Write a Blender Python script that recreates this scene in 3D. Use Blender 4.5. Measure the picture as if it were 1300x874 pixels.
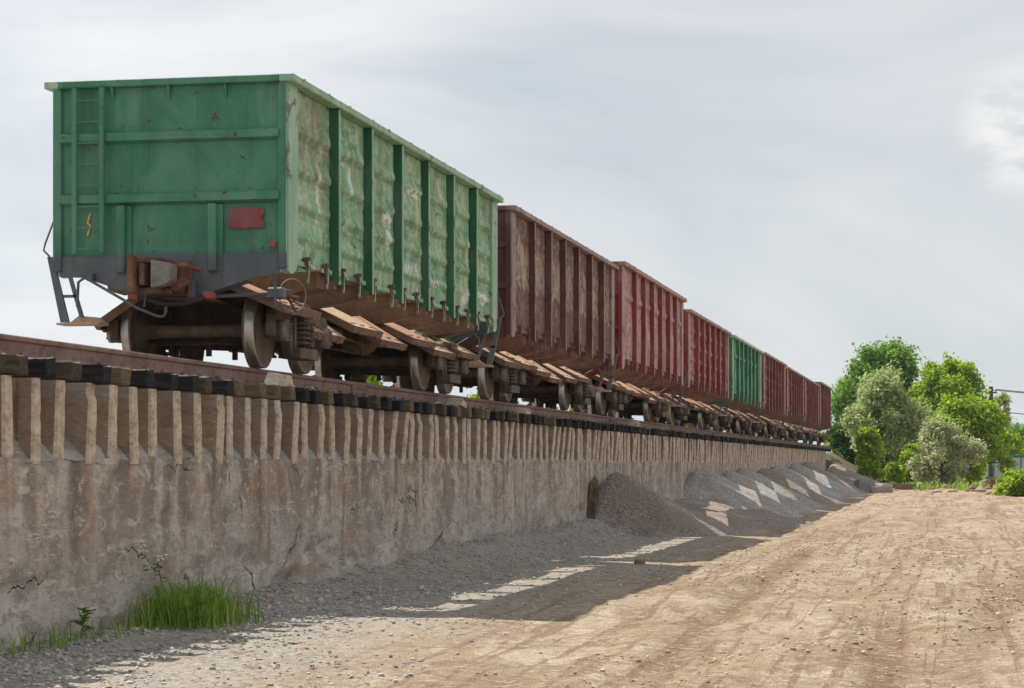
import bpy, bmesh, math, random
import numpy as np
from mathutils import Vector, Matrix
R = math.radians
rnd = random.Random(7)
rng = np.random.default_rng(11)
S = bpy.context.scene
for o in list(bpy.data.objects):
    bpy.data.objects.remove(o)

# ------------------------------------------------------------------ camera
# world: +Y runs along the track away from the viewer, +X to its right, Z = 0 on the yard ground
TH = R(11.1)
FPX = 2840.0                       # focal length in pixels of a 1300 px wide frame
CAMZ = 1.65
cam_d = bpy.data.cameras.new('camera')
cam = bpy.data.objects.new('camera', cam_d)
S.collection.objects.link(cam)
cam.location = (0, 0, CAMZ)
cam.rotation_euler = (R(90), 0, TH)
cam_d.sensor_width = 36
cam_d.lens = FPX / 1300 * 36
cam_d.shift_y = (588 - 437) / 1300
cam_d.clip_start = 0.5
cam_d.clip_end = 20000
S.camera = cam

# ------------------------------------------------------------------ sun and sky
SUN = Vector((-3.8, 2.5, 6.33)).normalized()      # towards the sun
sun_d = bpy.data.lights.new('sun', 'SUN')
sun_d.energy = 5.0
sun_d.angle = R(0.5)
sun_d.color = (1.0, 0.93, 0.82)
sun = bpy.data.objects.new('sun', sun_d)
S.collection.objects.link(sun)
sun.rotation_euler = SUN.to_track_quat('Z', 'Y').to_euler()
sun.location = (-40, 20, 60)

W = bpy.data.worlds.new('World')
S.world = W
W.use_nodes = True
wt = W.node_tree
for n in list(wt.nodes):
    wt.nodes.remove(n)
def wn(t, **kw):
    n = wt.nodes.new(t)
    for k, v in kw.items():
        setattr(n, k, v)
    return n
sky = wn('ShaderNodeTexSky', sky_type='NISHITA')
sky.sun_disc = False
sky.sun_elevation = math.asin(SUN.z)
sky.sun_rotation = math.atan2(SUN.x, SUN.y)
bg_blue = wn('ShaderNodeBackground')
bg_blue.inputs['Strength'].default_value = 0.12
wt.links.new(sky.outputs['Color'], bg_blue.inputs['Color'])
tc = wn('ShaderNodeTexCoord')
mp = wn('ShaderNodeMapping')
mp.inputs['Scale'].default_value = (1.6, 1.6, 4.2)
mp.inputs['Rotation'].default_value = (R(4), R(-6), 0)
wt.links.new(tc.outputs['Generated'], mp.inputs['Vector'])
nz = wn('ShaderNodeTexNoise')
nz.inputs['Scale'].default_value = 2.6
nz.inputs['Detail'].default_value = 5
nz.inputs['Roughness'].default_value = 0.5
nz.inputs['Distortion'].default_value = 0.7
wt.links.new(mp.outputs['Vector'], nz.inputs['Vector'])
cr = wn('ShaderNodeValToRGB')
cr.color_ramp.elements[0].position = 0.33
cr.color_ramp.elements[0].color = (0.44, 0.475, 0.515, 1)
cr.color_ramp.elements[1].position = 0.66
cr.color_ramp.elements[1].color = (0.66, 0.66, 0.662, 1)
wt.links.new(nz.outputs['Fac'], cr.inputs['Fac'])
# thin cloud is a little brighter low down on the sun's side
dp = wn('ShaderNodeVectorMath', operation='DOT_PRODUCT')
dp.inputs[1].default_value = Vector((-0.62, 0.80, -0.12)).normalized()
wt.links.new(tc.outputs['Generated'], dp.inputs[0])
mr = wn('ShaderNodeMapRange', interpolation_type='SMOOTHSTEP')
mr.inputs['From Min'].default_value = 0.80; mr.inputs['From Max'].default_value = 1.0
mr.inputs['To Min'].default_value = 0.97; mr.inputs['To Max'].default_value = 1.22
wt.links.new(dp.outputs['Value'], mr.inputs['Value'])
sm = wn('ShaderNodeVectorMath', operation='SCALE')
wt.links.new(cr.outputs['Color'], sm.inputs[0]); wt.links.new(mr.outputs[0], sm.inputs['Scale'])
# one sunlit cloud bank high on the right
cn = wn('ShaderNodeTexNoise'); cn.inputs['Scale'].default_value = 22; cn.inputs['Detail'].default_value = 6
wt.links.new(mp.outputs['Vector'], cn.inputs['Vector'])
cd_ = wn('ShaderNodeVectorMath', operation='DOT_PRODUCT')
_u, _v = (1300 - 650) / FPX, (588 - 165) / FPX
cd_.inputs[1].default_value = Vector((_u * math.cos(TH) - math.sin(TH), _u * math.sin(TH) + math.cos(TH), _v)).normalized()
wt.links.new(tc.outputs['Generated'], cd_.inputs[0])
c1 = wn('ShaderNodeMapRange', interpolation_type='SMOOTHSTEP')
c1.inputs['From Min'].default_value = math.cos(R(1.9)); c1.inputs['From Max'].default_value = 1.0
wt.links.new(cd_.outputs['Value'], c1.inputs['Value'])
c2 = wn('ShaderNodeMath', operation='MULTIPLY'); wt.links.new(c1.outputs[0], c2.inputs[0])
c3 = wn('ShaderNodeMapRange', interpolation_type='SMOOTHSTEP')
c3.inputs['From Min'].default_value = 0.40; c3.inputs['From Max'].default_value = 0.62
wt.links.new(cn.outputs['Fac'], c3.inputs['Value']); wt.links.new(c3.outputs[0], c2.inputs[1])
cm = wn('ShaderNodeMix', data_type='RGBA')
wt.links.new(c2.outputs[0], cm.inputs[0]); wt.links.new(sm.outputs[0], cm.inputs[6]); cm.inputs[7].default_value = (0.75, 0.735, 0.71, 1)
bg_cl = wn('ShaderNodeBackground')
wt.links.new(cm.outputs[2], bg_cl.inputs['Color'])
mix = wn('ShaderNodeMixShader')
mix.inputs['Fac'].default_value = 0.93
wo = wn('ShaderNodeOutputWorld')
wt.links.new(bg_blue.outputs[0], mix.inputs[1])
wt.links.new(bg_cl.outputs[0], mix.inputs[2])
wt.links.new(mix.outputs[0], wo.inputs['Surface'])

S.view_settings.view_transform = 'Standard'
S.view_settings.look = 'None'
S.view_settings.exposure = 0.35
S.view_settings.gamma = 1.0
S.render.engine = 'CYCLES'
S.cycles.use_denoising = True
S.cycles.max_bounces = 6
S.cycles.diffuse_bounces = 4
S.cycles.transparent_max_bounces = 8

# ------------------------------------------------------------------ helpers
CO = S.collection
def at(px, D, z=0.0):
    """world point at photo column px and camera depth D"""
    xc = (px - 650) * D / FPX
    return Vector((xc * math.cos(TH) - D * math.sin(TH), xc * math.sin(TH) + D * math.cos(TH), z))
def zof(py, D):
    return CAMZ + (588 - py) * D / FPX

def link(o, parent=None):
    CO.objects.link(o)
    if parent is not None:
        o.parent = parent
    return o
def tag(o, label=None, cat=None, group=None, kind=None):
    if label: o['label'] = label
    if cat: o['category'] = cat
    if group: o['group'] = group
    if kind: o['kind'] = kind
    return o
def empty(name, loc=(0, 0, 0), rz=0.0, parent=None):
    o = bpy.data.objects.new(name, None)
    o.location = loc
    o.rotation_euler = (0, 0, rz)
    o.empty_display_size = 0.2
    return link(o, parent)

class MB:
    """collects shapes for ONE mesh"""
    def __init__(s):
        s.v = []; s.f = []; s.m = []; s.sm = []
    def add(s, vs, fs, m=0, smooth=False):
        b = len(s.v)
        s.v.extend([tuple(v) for v in vs])
        for f in fs:
            s.f.append([i + b for i in f]); s.m.append(m); s.sm.append(smooth)
        return s
    def box(s, x0, x1, y0, y1, z0, z1, m=0, mat=None):
        vs = [(x, y, z) for z in (z0, z1) for y in (y0, y1) for x in (x0, x1)]
        if mat is not None: vs = [mat @ Vector(v) for v in vs]
        return s.add(vs, [(0, 2, 3, 1), (4, 5, 7, 6), (0, 1, 5, 4), (2, 6, 7, 3), (0, 4, 6, 2), (1, 3, 7, 5)], m)
    def cbox(s, x0, x1, y0, y1, z0, z1, c=0.01, m=0, mat=None):
        """box with chamfered edges"""
        bm = bmesh.new()
        bmesh.ops.create_cube(bm, size=1)
        for v in bm.verts:
            v.co = Vector(((x0 + x1) / 2 + v.co.x * (x1 - x0), (y0 + y1) / 2 + v.co.y * (y1 - y0), (z0 + z1) / 2 + v.co.z * (z1 - z0)))
        bmesh.ops.bevel(bm, geom=list(bm.edges), offset=c, segments=1, affect='EDGES')
        bm.verts.index_update()
        vs = [v.co.copy() for v in bm.verts]
        if mat is not None: vs = [mat @ v for v in vs]
        s.add(vs, [[v.index for v in f.verts] for f in bm.faces], m)
        bm.free()
        return s
    def prism(s, pts, axis, a, b, m=0):
        """polygon pts (2-D) pushed along axis from a to b"""
        def P(p, t):
            return {'x': (t, p[0], p[1]), 'y': (p[0], t, p[1]), 'z': (p[0], p[1], t)}[axis]
        n = len(pts)
        vs = [P(p, a) for p in pts] + [P(p, b) for p in pts]
        fs = [list(range(n))[::-1], [n + i for i in range(n)]] + [[i, (i + 1) % n, n + (i + 1) % n, n + i] for i in range(n)]
        return s.add(vs, fs, m)
    def tube(s, pts, r, n=8, m=0, cap=True, smooth=True):
        pts = [Vector(p) for p in pts]
        rr = r if isinstance(r, (list, tuple)) else [r] * len(pts)
        rings = []
        up = None
        for i, p in enumerate(pts):
            t = (pts[min(i + 1, len(pts) - 1)] - pts[max(i - 1, 0)])
            t.normalize()
            if up is None:
                up = Vector((0, 0, 1)) if abs(t.z) < 0.9 else Vector((1, 0, 0))
            a = t.cross(up)
            if a.length < 1e-4: a = t.cross(Vector((0.3, 1, 0.2)))
            a.normalize(); b = a.cross(t); up = b
            rings.append([p + (a * math.cos(2 * math.pi * k / n) + b * math.sin(2 * math.pi * k / n)) * rr[i] for k in range(n)])
        vs = [v for ring in rings for v in ring]
        fs = []
        for i in range(len(rings) - 1):
            for k in range(n):
                k2 = (k + 1) % n
                fs.append((i * n + k, i * n + k2, (i + 1) * n + k2, (i + 1) * n + k))
        s.add(vs, fs, m, smooth)
        if cap:
            s.add(rings[0], [list(range(n))], m); s.add(rings[-1], [list(range(n))[::-1]], m)
        return s
    def lathe(s, prof, axis='x', n=32, m=0, smooth=True, origin=(0, 0, 0), ms=None):
        """prof: (t, r) pairs round an axis"""
        ox, oy, oz = origin
        vs = []
        for t, r in prof:
            for k in range(n):
                c, q = r * math.cos(2 * math.pi * k / n), r * math.sin(2 * math.pi * k / n)
                vs.append({'x': (ox + t, oy + c, oz + q), 'y': (ox + c, oy + t, oz + q), 'z': (ox + c, oy + q, oz + t)}[axis])
        for i in range(len(prof) - 1):
            fs = []
            for k in range(n):
                k2 = (k + 1) % n
                fs.append((i * n + k, i * n + k2, (i + 1) * n + k2, (i + 1) * n + k))
            b = len(s.v) if i == 0 else b
            if i == 0:
                s.add(vs, fs, m if ms is None else ms[i], smooth)
            else:
                for f in fs:
                    s.f.append([q + b for q in f]); s.m.append(m if ms is None else ms[i]); s.sm.append(smooth)
        return s
    def mesh(s, name, mats=()):
        me = bpy.data.meshes.new(name)
        me.from_pydata(s.v, [], s.f)
        for m in mats: me.materials.append(m)
        me.polygons.foreach_set('material_index', s.m)
        me.polygons.foreach_set('use_smooth', s.sm)
        me.update()
        return me
    def build(s, name, mats, parent=None, loc=None):
        if not isinstance(mats, (list, tuple)): mats = [mats]
        o = bpy.data.objects.new(name, s.mesh(name, mats))
        if loc is not None: o.location = loc
        return link(o, parent)

def inst(name, me, parent, loc=(0, 0, 0), rot=(0, 0, 0), mat=None, scale=None):
    """an object on shared mesh data, with its own material where given"""
    o = bpy.data.objects.new(name, me)
    o.location = loc; o.rotation_euler = rot
    if scale: o.scale = scale
    link(o, parent)
    if mat is not None:
        o.material_slots[0].link = 'OBJECT'
        o.material_slots[0].material = mat
    return o

def np_mesh(name, verts, quads, mats, smooth=True, attrs=None):
    me = bpy.data.meshes.new(name)
    verts = np.asarray(verts, np.float32); quads = np.asarray(quads, np.int32)
    nv, nf, k = len(verts), len(quads), quads.shape[1]
    me.vertices.add(nv); me.vertices.foreach_set('co', verts.ravel())
    me.loops.add(nf * k); me.loops.foreach_set('vertex_index', quads.ravel())
    me.polygons.add(nf)
    me.polygons.foreach_set('loop_start', np.arange(0, nf * k, k, dtype=np.int32))
    me.polygons.foreach_set('loop_total', np.full(nf, k, np.int32))
    me.polygons.foreach_set('use_smooth', np.full(nf, smooth))
    for m in mats: me.materials.append(m)
    me.update(calc_edges=True)
    if attrs:
        for an, av in attrs.items():
            a = me.attributes.new(an, 'FLOAT', 'POINT')
            a.data.foreach_set('value', np.asarray(av, np.float32))
    return me

def grid_quads(nu, nv):
    """quads of a grid whose vertices run u fastest"""
    i, j = np.meshgrid(np.arange(nu - 1), np.arange(nv - 1))
    a = (j * nu + i).ravel()
    return np.stack([a, a + 1, a + nu + 1, a + nu], 1)

def _hash(ix, iy, seed):
    h = (ix.astype(np.int64) * 374761393 + iy.astype(np.int64) * 668265263 + seed * 974711) & 0xffffffff
    h = ((h ^ (h >> 13)) * 1274126177) & 0xffffffff
    return ((h ^ (h >> 16)) & 0xffff) / 65535.0
def vnoise(x, y, seed=0):
    x = np.asarray(x, float); y = np.asarray(y, float)
    ix, iy = np.floor(x).astype(np.int64), np.floor(y).astype(np.int64)
    fx, fy = x - ix, y - iy
    fx = fx * fx * (3 - 2 * fx); fy = fy * fy * (3 - 2 * fy)
    a = _hash(ix, iy, seed); b = _hash(ix + 1, iy, seed); c = _hash(ix, iy + 1, seed); d = _hash(ix + 1, iy + 1, seed)
    return (a * (1 - fx) + b * fx) * (1 - fy) + (c * (1 - fx) + d * fx) * fy - 0.5
def fbm(x, y, seed=0, octv=4, g=0.5):
    t = 0; amp = 1.0
    for k in range(octv):
        t = t + amp * vnoise(x * 2 ** k, y * 2 ** k, seed + k * 17); amp *= g
    return t

# ------------------------------------------------------------------ node helper
class Mat:
    def __init__(s, name, rough=0.85, metal=0.0, spec=0.3):
        s.m = bpy.data.materials.new(name); s.m.use_nodes = True
        s.t = s.m.node_tree
        s.b = s.t.nodes['Principled BSDF']
        s.b.inputs['Roughness'].default_value = rough
        s.b.inputs['Metallic'].default_value = metal
        s.b.inputs['Specular IOR Level'].default_value = spec
        s.g = s.t.nodes.new('ShaderNodeNewGeometry')
        s.pos = s.g.outputs['Position']
        s.seps = None
    def n(s, t): return s.t.nodes.new(t)
    def put(s, inp, v):
        if hasattr(v, 'is_linked') or hasattr(v, 'links'): s.t.links.new(v, inp)
        elif isinstance(v, (tuple, list)) and len(v) == 3 and inp.type == 'RGBA': inp.default_value = (*v, 1)
        else: inp.default_value = v
    def xyz(s, i):
        if s.seps is None:
            s.seps = s.n('ShaderNodeSeparateXYZ'); s.t.links.new(s.pos, s.seps.inputs[0])
        return s.seps.outputs[i]
    def noise(s, scale, detail=4, rough=0.6, dist=0.0, off=(0, 0, 0), vec=None):
        if not isinstance(scale, (tuple, list)): scale = (scale,) * 3
        mp = s.n('ShaderNodeMapping'); mp.inputs['Scale'].default_value = scale; mp.inputs['Location'].default_value = off
        s.t.links.new(vec or s.pos, mp.inputs['Vector'])
        q = s.n('ShaderNodeTexNoise')
        q.inputs['Scale'].default_value = 1; q.inputs['Detail'].default_value = detail
        q.inputs['Roughness'].default_value = rough; q.inputs['Distortion'].default_value = dist
        s.t.links.new(mp.outputs[0], q.inputs['Vector'])
        return q.outputs['Fac']
    def voro(s, scale, feature='F1', out='Distance', off=(0, 0, 0), warp=0.0):
        if not isinstance(scale, (tuple, list)): scale = (scale,) * 3
        mp = s.n('ShaderNodeMapping'); mp.inputs['Scale'].default_value = scale; mp.inputs['Location'].default_value = off
        src = s.pos
        if warp:
            q = s.n('ShaderNodeTexNoise'); q.inputs['Scale'].default_value = 3.0; q.inputs['Detail'].default_value = 3
            s.t.links.new(s.pos, q.inputs['Vector'])
            va = s.n('ShaderNodeVectorMath'); va.operation = 'MULTIPLY_ADD'
            s.t.links.new(q.outputs['Color'], va.inputs[0]); va.inputs[1].default_value = (warp,) * 3
            s.t.links.new(s.pos, va.inputs[2]); src = va.outputs[0]
        s.t.links.new(src, mp.inputs['Vector'])
        q = s.n('ShaderNodeTexVoronoi'); q.feature = feature; q.inputs['Scale'].default_value = 1
        s.t.links.new(mp.outputs[0], q.inputs['Vector'])
        return q.outputs[out]
    def step(s, v, a, b):
        """smooth 0..1 between a and b"""
        q = s.n('ShaderNodeMapRange'); q.interpolation_type = 'SMOOTHSTEP'
        q.inputs['From Min'].default_value = a; q.inputs['From Max'].default_value = b
        s.put(q.inputs['Value'], v)
        return q.outputs[0]
    def math(s, op, a, b=0.0, clamp=False):
        q = s.n('ShaderNodeMath'); q.operation = op; q.use_clamp = clamp
        s.put(q.inputs[0], a); s.put(q.inputs[1], b)
        return q.outputs[0]
    def mix(s, f, a, b, mode='MIX'):
        q = s.n('ShaderNodeMix'); q.data_type = 'RGBA'; q.blend_type = mode
        s.put(q.inputs[0], f); s.put(q.inputs[6], a); s.put(q.inputs[7], b)
        return q.outputs[2]
    def ramp(s, f, stops):
        q = s.n('ShaderNodeValToRGB'); e = q.color_ramp.elements
        while len(e) < len(stops): e.new(0.5)
        for k, (p, c) in enumerate(stops):
            e[k].position = p; e[k].color = (*c, 1)
        s.put(q.inputs['Fac'], f)
        return q.outputs['Color']
    def attr(s, name):
        q = s.n('ShaderNodeAttribute'); q.attribute_name = name
        return q.outputs['Fac']
    def rand(s):
        return s.n('ShaderNodeObjectInfo').outputs['Random']
    def color(s, c): s.put(s.b.inputs['Base Color'], c); return s
    def bump(s, h, strength=0.4, dist=0.02):
        q = s.n('ShaderNodeBump'); q.inputs['Strength'].default_value = strength; q.inputs['Distance'].default_value = dist
        s.put(q.inputs['Height'], h); s.t.links.new(q.outputs[0], s.b.inputs['Normal']); return s

# ------------------------------------------------------------------ materials
def paint_solid(name, base, base2, rust=(0.10, 0.04, 0.022), amount=0.30, grime_shade=(0.05, 0.045, 0.04), low=None, top=False):
    """weathered solid paint; low = (z, colour): a second coat painted below height z"""
    M = Mat(name, 0.55, 0, 0.35)
    a = M.noise((2.2, 2.2, 0.9), 5, 0.6, 0.4)
    st = M.noise((9, 9, 0.7), 3, 0.6)
    c = M.mix(M.step(a, 0.35, 0.7), base, base2)
    if low:
        wob = M.math('MULTIPLY_ADD', M.noise((3, 3, 0.6), 3), 0.16)
        h = M.math('ADD', M.xyz(2), wob)
        c = M.mix(M.step(h, low[0] + 0.02, low[0] + 0.17), low[1], c)
    c = M.mix(M.math('MULTIPLY', M.step(st, 0.5, 0.8), 0.45), c, grime_shade)
    c = M.mix(M.math('MULTIPLY', M.math('MULTIPLY', M.step(M.noise((14, 14, 0.8), 4, 0.7, 0.3, (7, 2, 1)), 0.55, 0.75), M.step(M.noise((1.2, 1.2, 1.5), 3), 0.45, 0.6)), 0.4), c, M.mix(0.5, base2, (0.55, 0.55, 0.5)))
    c = M.mix(M.math('MULTIPLY', M.step(M.noise((1.3, 1.3, 1.0), 4, 0.6, 0.8, (3, 8, 2)), 0.45, 0.62), 0.28), c, M.mix(0.28, base2, (0.5, 0.52, 0.48)))
    sp = M.noise(6.5, 6, 0.72, 0.3, (3, 1, 5))
    c = M.mix(M.step(sp, 0.70 - amount * 0.2, 0.74 - amount * 0.2), c, rust)
    if top:                                  # rails' upper faces are scraped to rust
        q = M.n('ShaderNodeSeparateXYZ'); M.t.links.new(M.g.outputs['True Normal'], q.inputs[0])
        c = M.mix(M.math('MULTIPLY', M.step(q.outputs[2], 0.6, 0.8), 0.85), c, (0.16, 0.09, 0.06))
        c = M.mix(M.math('MULTIPLY', M.step(M.noise((3, 2.2, 3), 5, 0.7, 0.6, (2, 9, 9)), 0.56, 0.62), 0.8), c, rust)
    M.color(c)
    M.bump(M.math('ADD', M.noise(3.0, 3), M.math('MULTIPLY', sp, 0.5)), 0.35, 0.02)
    return M.m

def paint_faded(name, pale, mid, dark, cream, rust, cream_at=0.6, rust_at=0.68, mark=(0.72, 0.72, 0.68), band=None):
    """chalky, flaking side-sheet paint, streaked downwards; 'mark' attribute = white daubs"""
    M = Mat(name, 0.75, 0, 0.25)
    st = M.noise((5.5, 5.5, 0.9), 4, 0.65, 0.15)
    big = M.noise((0.9, 0.9, 1.3), 5, 0.65, 0.3)
    med = M.noise((1.7, 1.7, 4.2), 6, 0.68, 0.35, (9, 9, 2))
    c = M.mix(M.step(st, 0.36, 0.66), mid, pale)
    c = M.mix(M.math('MULTIPLY', M.step(med, 0.50, 0.62), 0.6), c, dark)
    c = M.mix(M.math('MULTIPLY', M.step(M.noise((3.2, 3.2, 6), 6, 0.75, 0.4, (2, 7, 7)), 0.54, 0.60), 0.7), c, M.mix(0.5, pale, (0.7, 0.7, 0.64)))
    w = M.math('MULTIPLY', M.step(big, cream_at - 0.12, cream_at + 0.1), M.step(M.noise((4.5, 4.5, 3.4), 6, 0.75, 0.4, (1, 6, 3)), 0.46, 0.6))
    if band:                                 # the top coat has come away in one band along the sheets
        zz_ = M.math('ADD', M.xyz(2), M.math('MULTIPLY_ADD', M.noise((1.7, 1.7, 0.5), 5, 0.7, 0.6), 0.9))
        low_ = M.step(zz_, band[0] + 0.25, band[0] + 0.35)
        up_ = M.math('SUBTRACT', 1.0, M.step(zz_, band[1] + 0.40, band[1] + 0.50))
        bb = M.math('MULTIPLY', low_, up_)
        w = M.math('MULTIPLY', M.math('ADD', M.math('MULTIPLY', bb, 0.6), M.math('MULTIPLY', w, 0.25)), M.step(M.noise((4.5, 4.5, 3.4), 6, 0.75, 0.4, (1, 6, 3)), 0.40, 0.55))
        c = M.mix(M.math('MULTIPLY', M.math('SUBTRACT', 1.0, low_), 0.6), c, dark)
    c = M.mix(w, c, cream)
    r1 = M.noise((2.6, 2.6, 5.0), 6, 0.75, 0.4, (4, 4, 4))
    c = M.mix(M.step(r1, rust_at - 0.03, rust_at + 0.03), c, rust)
    c = M.mix(M.math('MULTIPLY', M.attr('grime_shade'), M.math('MULTIPLY', M.step(M.noise((2.2, 2.2, 4), 4, 0.7), 0.36, 0.52), 0.8)), c, M.mix(0.45, dark, (0.17, 0.13, 0.06)))  # dirt under the beads, with their underside shade put into the colour
    mk = M.math('MULTIPLY', M.attr('mark'), M.step(M.noise((4, 4, 10), 5, 0.75), 0.42, 0.50))
    c = M.mix(mk, c, mark)
    c = M.mix(M.math('MULTIPLY', M.attr('rust'), M.step(st, 0.34, 0.6)), c, rust)
    M.color(c)
    M.bump(M.math('ADD', M.math('MULTIPLY', M.noise((1.2, 1.2, 2.5), 3, 0.5), 0.5), M.math('MULTIPLY', r1, 0.5)), 0.4, 0.012)
    return M.m

def rusty(name, a, b, c3, sc=4.0, rough=0.85, metal=0.0):
    M = Mat(name, rough, metal, 0.25)
    n1 = M.noise(sc, 5, 0.65, 0.5)
    n2 = M.noise(sc * 5, 4, 0.7)
    c = M.ramp(n1, [(0.3, a), (0.52, b), (0.72, c3)])
    c = M.mix(M.math('MULTIPLY', M.step(n2, 0.5, 0.75), 0.5), c, M.mix(0.5, a, (0.02, 0.015, 0.012)))
    M.color(c).bump(n2, 0.4, 0.012)
    return M.m

GREY = (0.085, 0.10, 0.115)
m_green = paint_solid('green_paint', (0.042, 0.185, 0.108), (0.07, 0.245, 0.15), amount=0.42, low=(2.83 + 1.40 + 0.44, GREY))
m_green_post = paint_solid('green_post_paint', (0.018, 0.10, 0.05), (0.03, 0.14, 0.07), amount=0.25)
m_green_pale = paint_solid('green_chalky_paint', (0.22, 0.42, 0.26), (0.36, 0.52, 0.37), amount=0.15, top=True)
m_green_side = paint_faded('green_flaking_paint', (0.34, 0.50, 0.34), (0.17, 0.36, 0.20), (0.045, 0.20, 0.095), (0.62, 0.56, 0.44), (0.15, 0.065, 0.035), 0.56, 0.625)
m_grey = paint_solid('grey_paint', GREY, (0.11, 0.125, 0.14), amount=0.25)
m_brown_post = paint_solid('maroon_post_paint', (0.10, 0.032, 0.030), (0.15, 0.05, 0.045), amount=0.5)
m_brown_side = paint_faded('maroon_peeling_paint', (0.15, 0.108, 0.092), (0.085, 0.064, 0.058), (0.16, 0.062, 0.05), (0.47, 0.40, 0.29), (0.17, 0.05, 0.035), 0.50, 0.60, (0.55, 0.5, 0.42), band=(5.55, 6.25))
m_brown_pale = paint_solid('maroon_chalky_paint', (0.25, 0.155, 0.135), (0.35, 0.235, 0.205), amount=0.4, top=True)
m_red_post = paint_solid('red_post_paint', (0.20, 0.025, 0.028), (0.26, 0.045, 0.045), amount=0.15)
m_red_side = paint_faded('red_flaking_paint', (0.50, 0.31, 0.28), (0.35, 0.15, 0.14), (0.24, 0.075, 0.07), (0.56, 0.46, 0.40), (0.14, 0.05, 0.04), 0.62, 0.68)
m_red_pale = paint_solid('red_chalky_paint', (0.32, 0.17, 0.15), (0.42, 0.26, 0.23), amount=0.3, top=True)
m_red2_side = paint_faded('bright_red_flaking_paint', (0.44, 0.22, 0.20), (0.27, 0.06, 0.06), (0.19, 0.035, 0.04), (0.42, 0.30, 0.27), (0.15, 0.05, 0.04), 0.66, 0.69)
m_green2_side = paint_faded('deep_green_paint', (0.13, 0.30, 0.19), (0.045, 0.19, 0.10), (0.02, 0.13, 0.07), (0.30, 0.40, 0.30), (0.10, 0.06, 0.04), 0.66, 0.72)
m_green2_post = paint_solid('deep_green_post_paint', (0.02, 0.14, 0.07), (0.04, 0.19, 0.10), amount=0.2)
m_mar_side = paint_faded('dark_maroon_paint', (0.32, 0.15, 0.14), (0.20, 0.06, 0.06), (0.13, 0.035, 0.038), (0.36, 0.24, 0.21), (0.12, 0.05, 0.04), 0.64, 0.69)
m_mar_post = paint_solid('dark_maroon_post_paint', (0.15, 0.028, 0.032), (0.19, 0.045, 0.047), amount=0.25)
m_patch_red = paint_solid('red_daub', (0.20, 0.035, 0.045), (0.25, 0.055, 0.065), amount=0.1)
m_orange = paint_solid('orange_daub', (0.75, 0.36, 0.05), (0.8, 0.42, 0.1), amount=0.0)
m_under = rusty('rusty_underframe', (0.07, 0.047, 0.037), (0.16, 0.10, 0.075), (0.23, 0.14, 0.095))
m_sill = rusty('rusty_floor_steel', (0.12, 0.072, 0.058), (0.21, 0.125, 0.09), (0.29, 0.175, 0.115), 2.5)
m_hatch = rusty('dusty_hatch_steel', (0.32, 0.21, 0.145), (0.50, 0.355, 0.25), (0.58, 0.44, 0.33), 3.0)
m_hatch_red = rusty('reddish_hatch_steel', (0.27, 0.14, 0.10), (0.42, 0.24, 0.175), (0.52, 0.34, 0.25), 3.0)
m_bogie = rusty('bogie_steel', (0.05, 0.038, 0.03), (0.115, 0.082, 0.062), (0.20, 0.14, 0.10), 5.0, 0.75)
m_axle = rusty('axle_steel', (0.09, 0.063, 0.047), (0.16, 0.11, 0.08), (0.22, 0.155, 0.11), 5.0, 0.75)
m_tread = rusty('polished_tread', (0.24, 0.22, 0.205), (0.38, 0.365, 0.35), (0.5, 0.49, 0.47), 3.0, 0.28, 0.85)
m_coupler = rusty('coupler_steel', (0.10, 0.055, 0.042), (0.17, 0.085, 0.06), (0.26, 0.15, 0.10), 6.0)
m_cap = rusty('worn_cap_steel', (0.13, 0.12, 0.11), (0.22, 0.205, 0.19), (0.30, 0.26, 0.22), 9.0, 0.6)
m_rail = rusty('rusty_rail', (0.14, 0.085, 0.07), (0.24, 0.15, 0.125), (0.31, 0.205, 0.17), 3.0, 0.75)
m_rail_top = rusty('worn_rail_head', (0.25, 0.19, 0.17), (0.33, 0.26, 0.23), (0.38, 0.30, 0.26), 3.0, 0.45, 0.5)
m_hose = Mat('black_rubber', 0.7).color((0.03, 0.03, 0.032)).m
m_redpart = paint_solid('red_valve_paint', (0.28, 0.06, 0.055), (0.34, 0.09, 0.08), amount=0.4)

def wood(name, a, b, c):
    M = Mat(name, 0.9, 0, 0.15)
    g = M.noise((1.5, 22, 22), 4, 0.65, 0.4)
    col = M.ramp(g, [(0.3, a), (0.5, b), (0.72, c)])
    col = M.mix(M.math('MULTIPLY', M.step(M.noise(2.5, 4), 0.5, 0.7), 0.4), col, a)
    top = M.n('ShaderNodeSeparateXYZ'); M.t.links.new(M.g.outputs['Normal'], top.inputs[0])
    dust = M.math('MULTIPLY', M.step(top.outputs[2], 0.5, 0.9), M.step(M.noise(9, 4, 0.7), 0.38, 0.62))
    col = M.mix(dust, col, (0.27, 0.23, 0.19))
    M.color(col).bump(g, 0.6, 0.015)
    return M.m
m_tar = wood('tarred_wood', (0.010, 0.010, 0.011), (0.022, 0.021, 0.022), (0.055, 0.05, 0.045))
m_oldwood = wood('old_brown_wood', (0.075, 0.054, 0.034), (0.14, 0.105, 0.066), (0.21, 0.16, 0.105))
m_midwood = wood('grey_brown_wood', (0.035, 0.027, 0.02), (0.07, 0.055, 0.04), (0.13, 0.105, 0.075))

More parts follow.
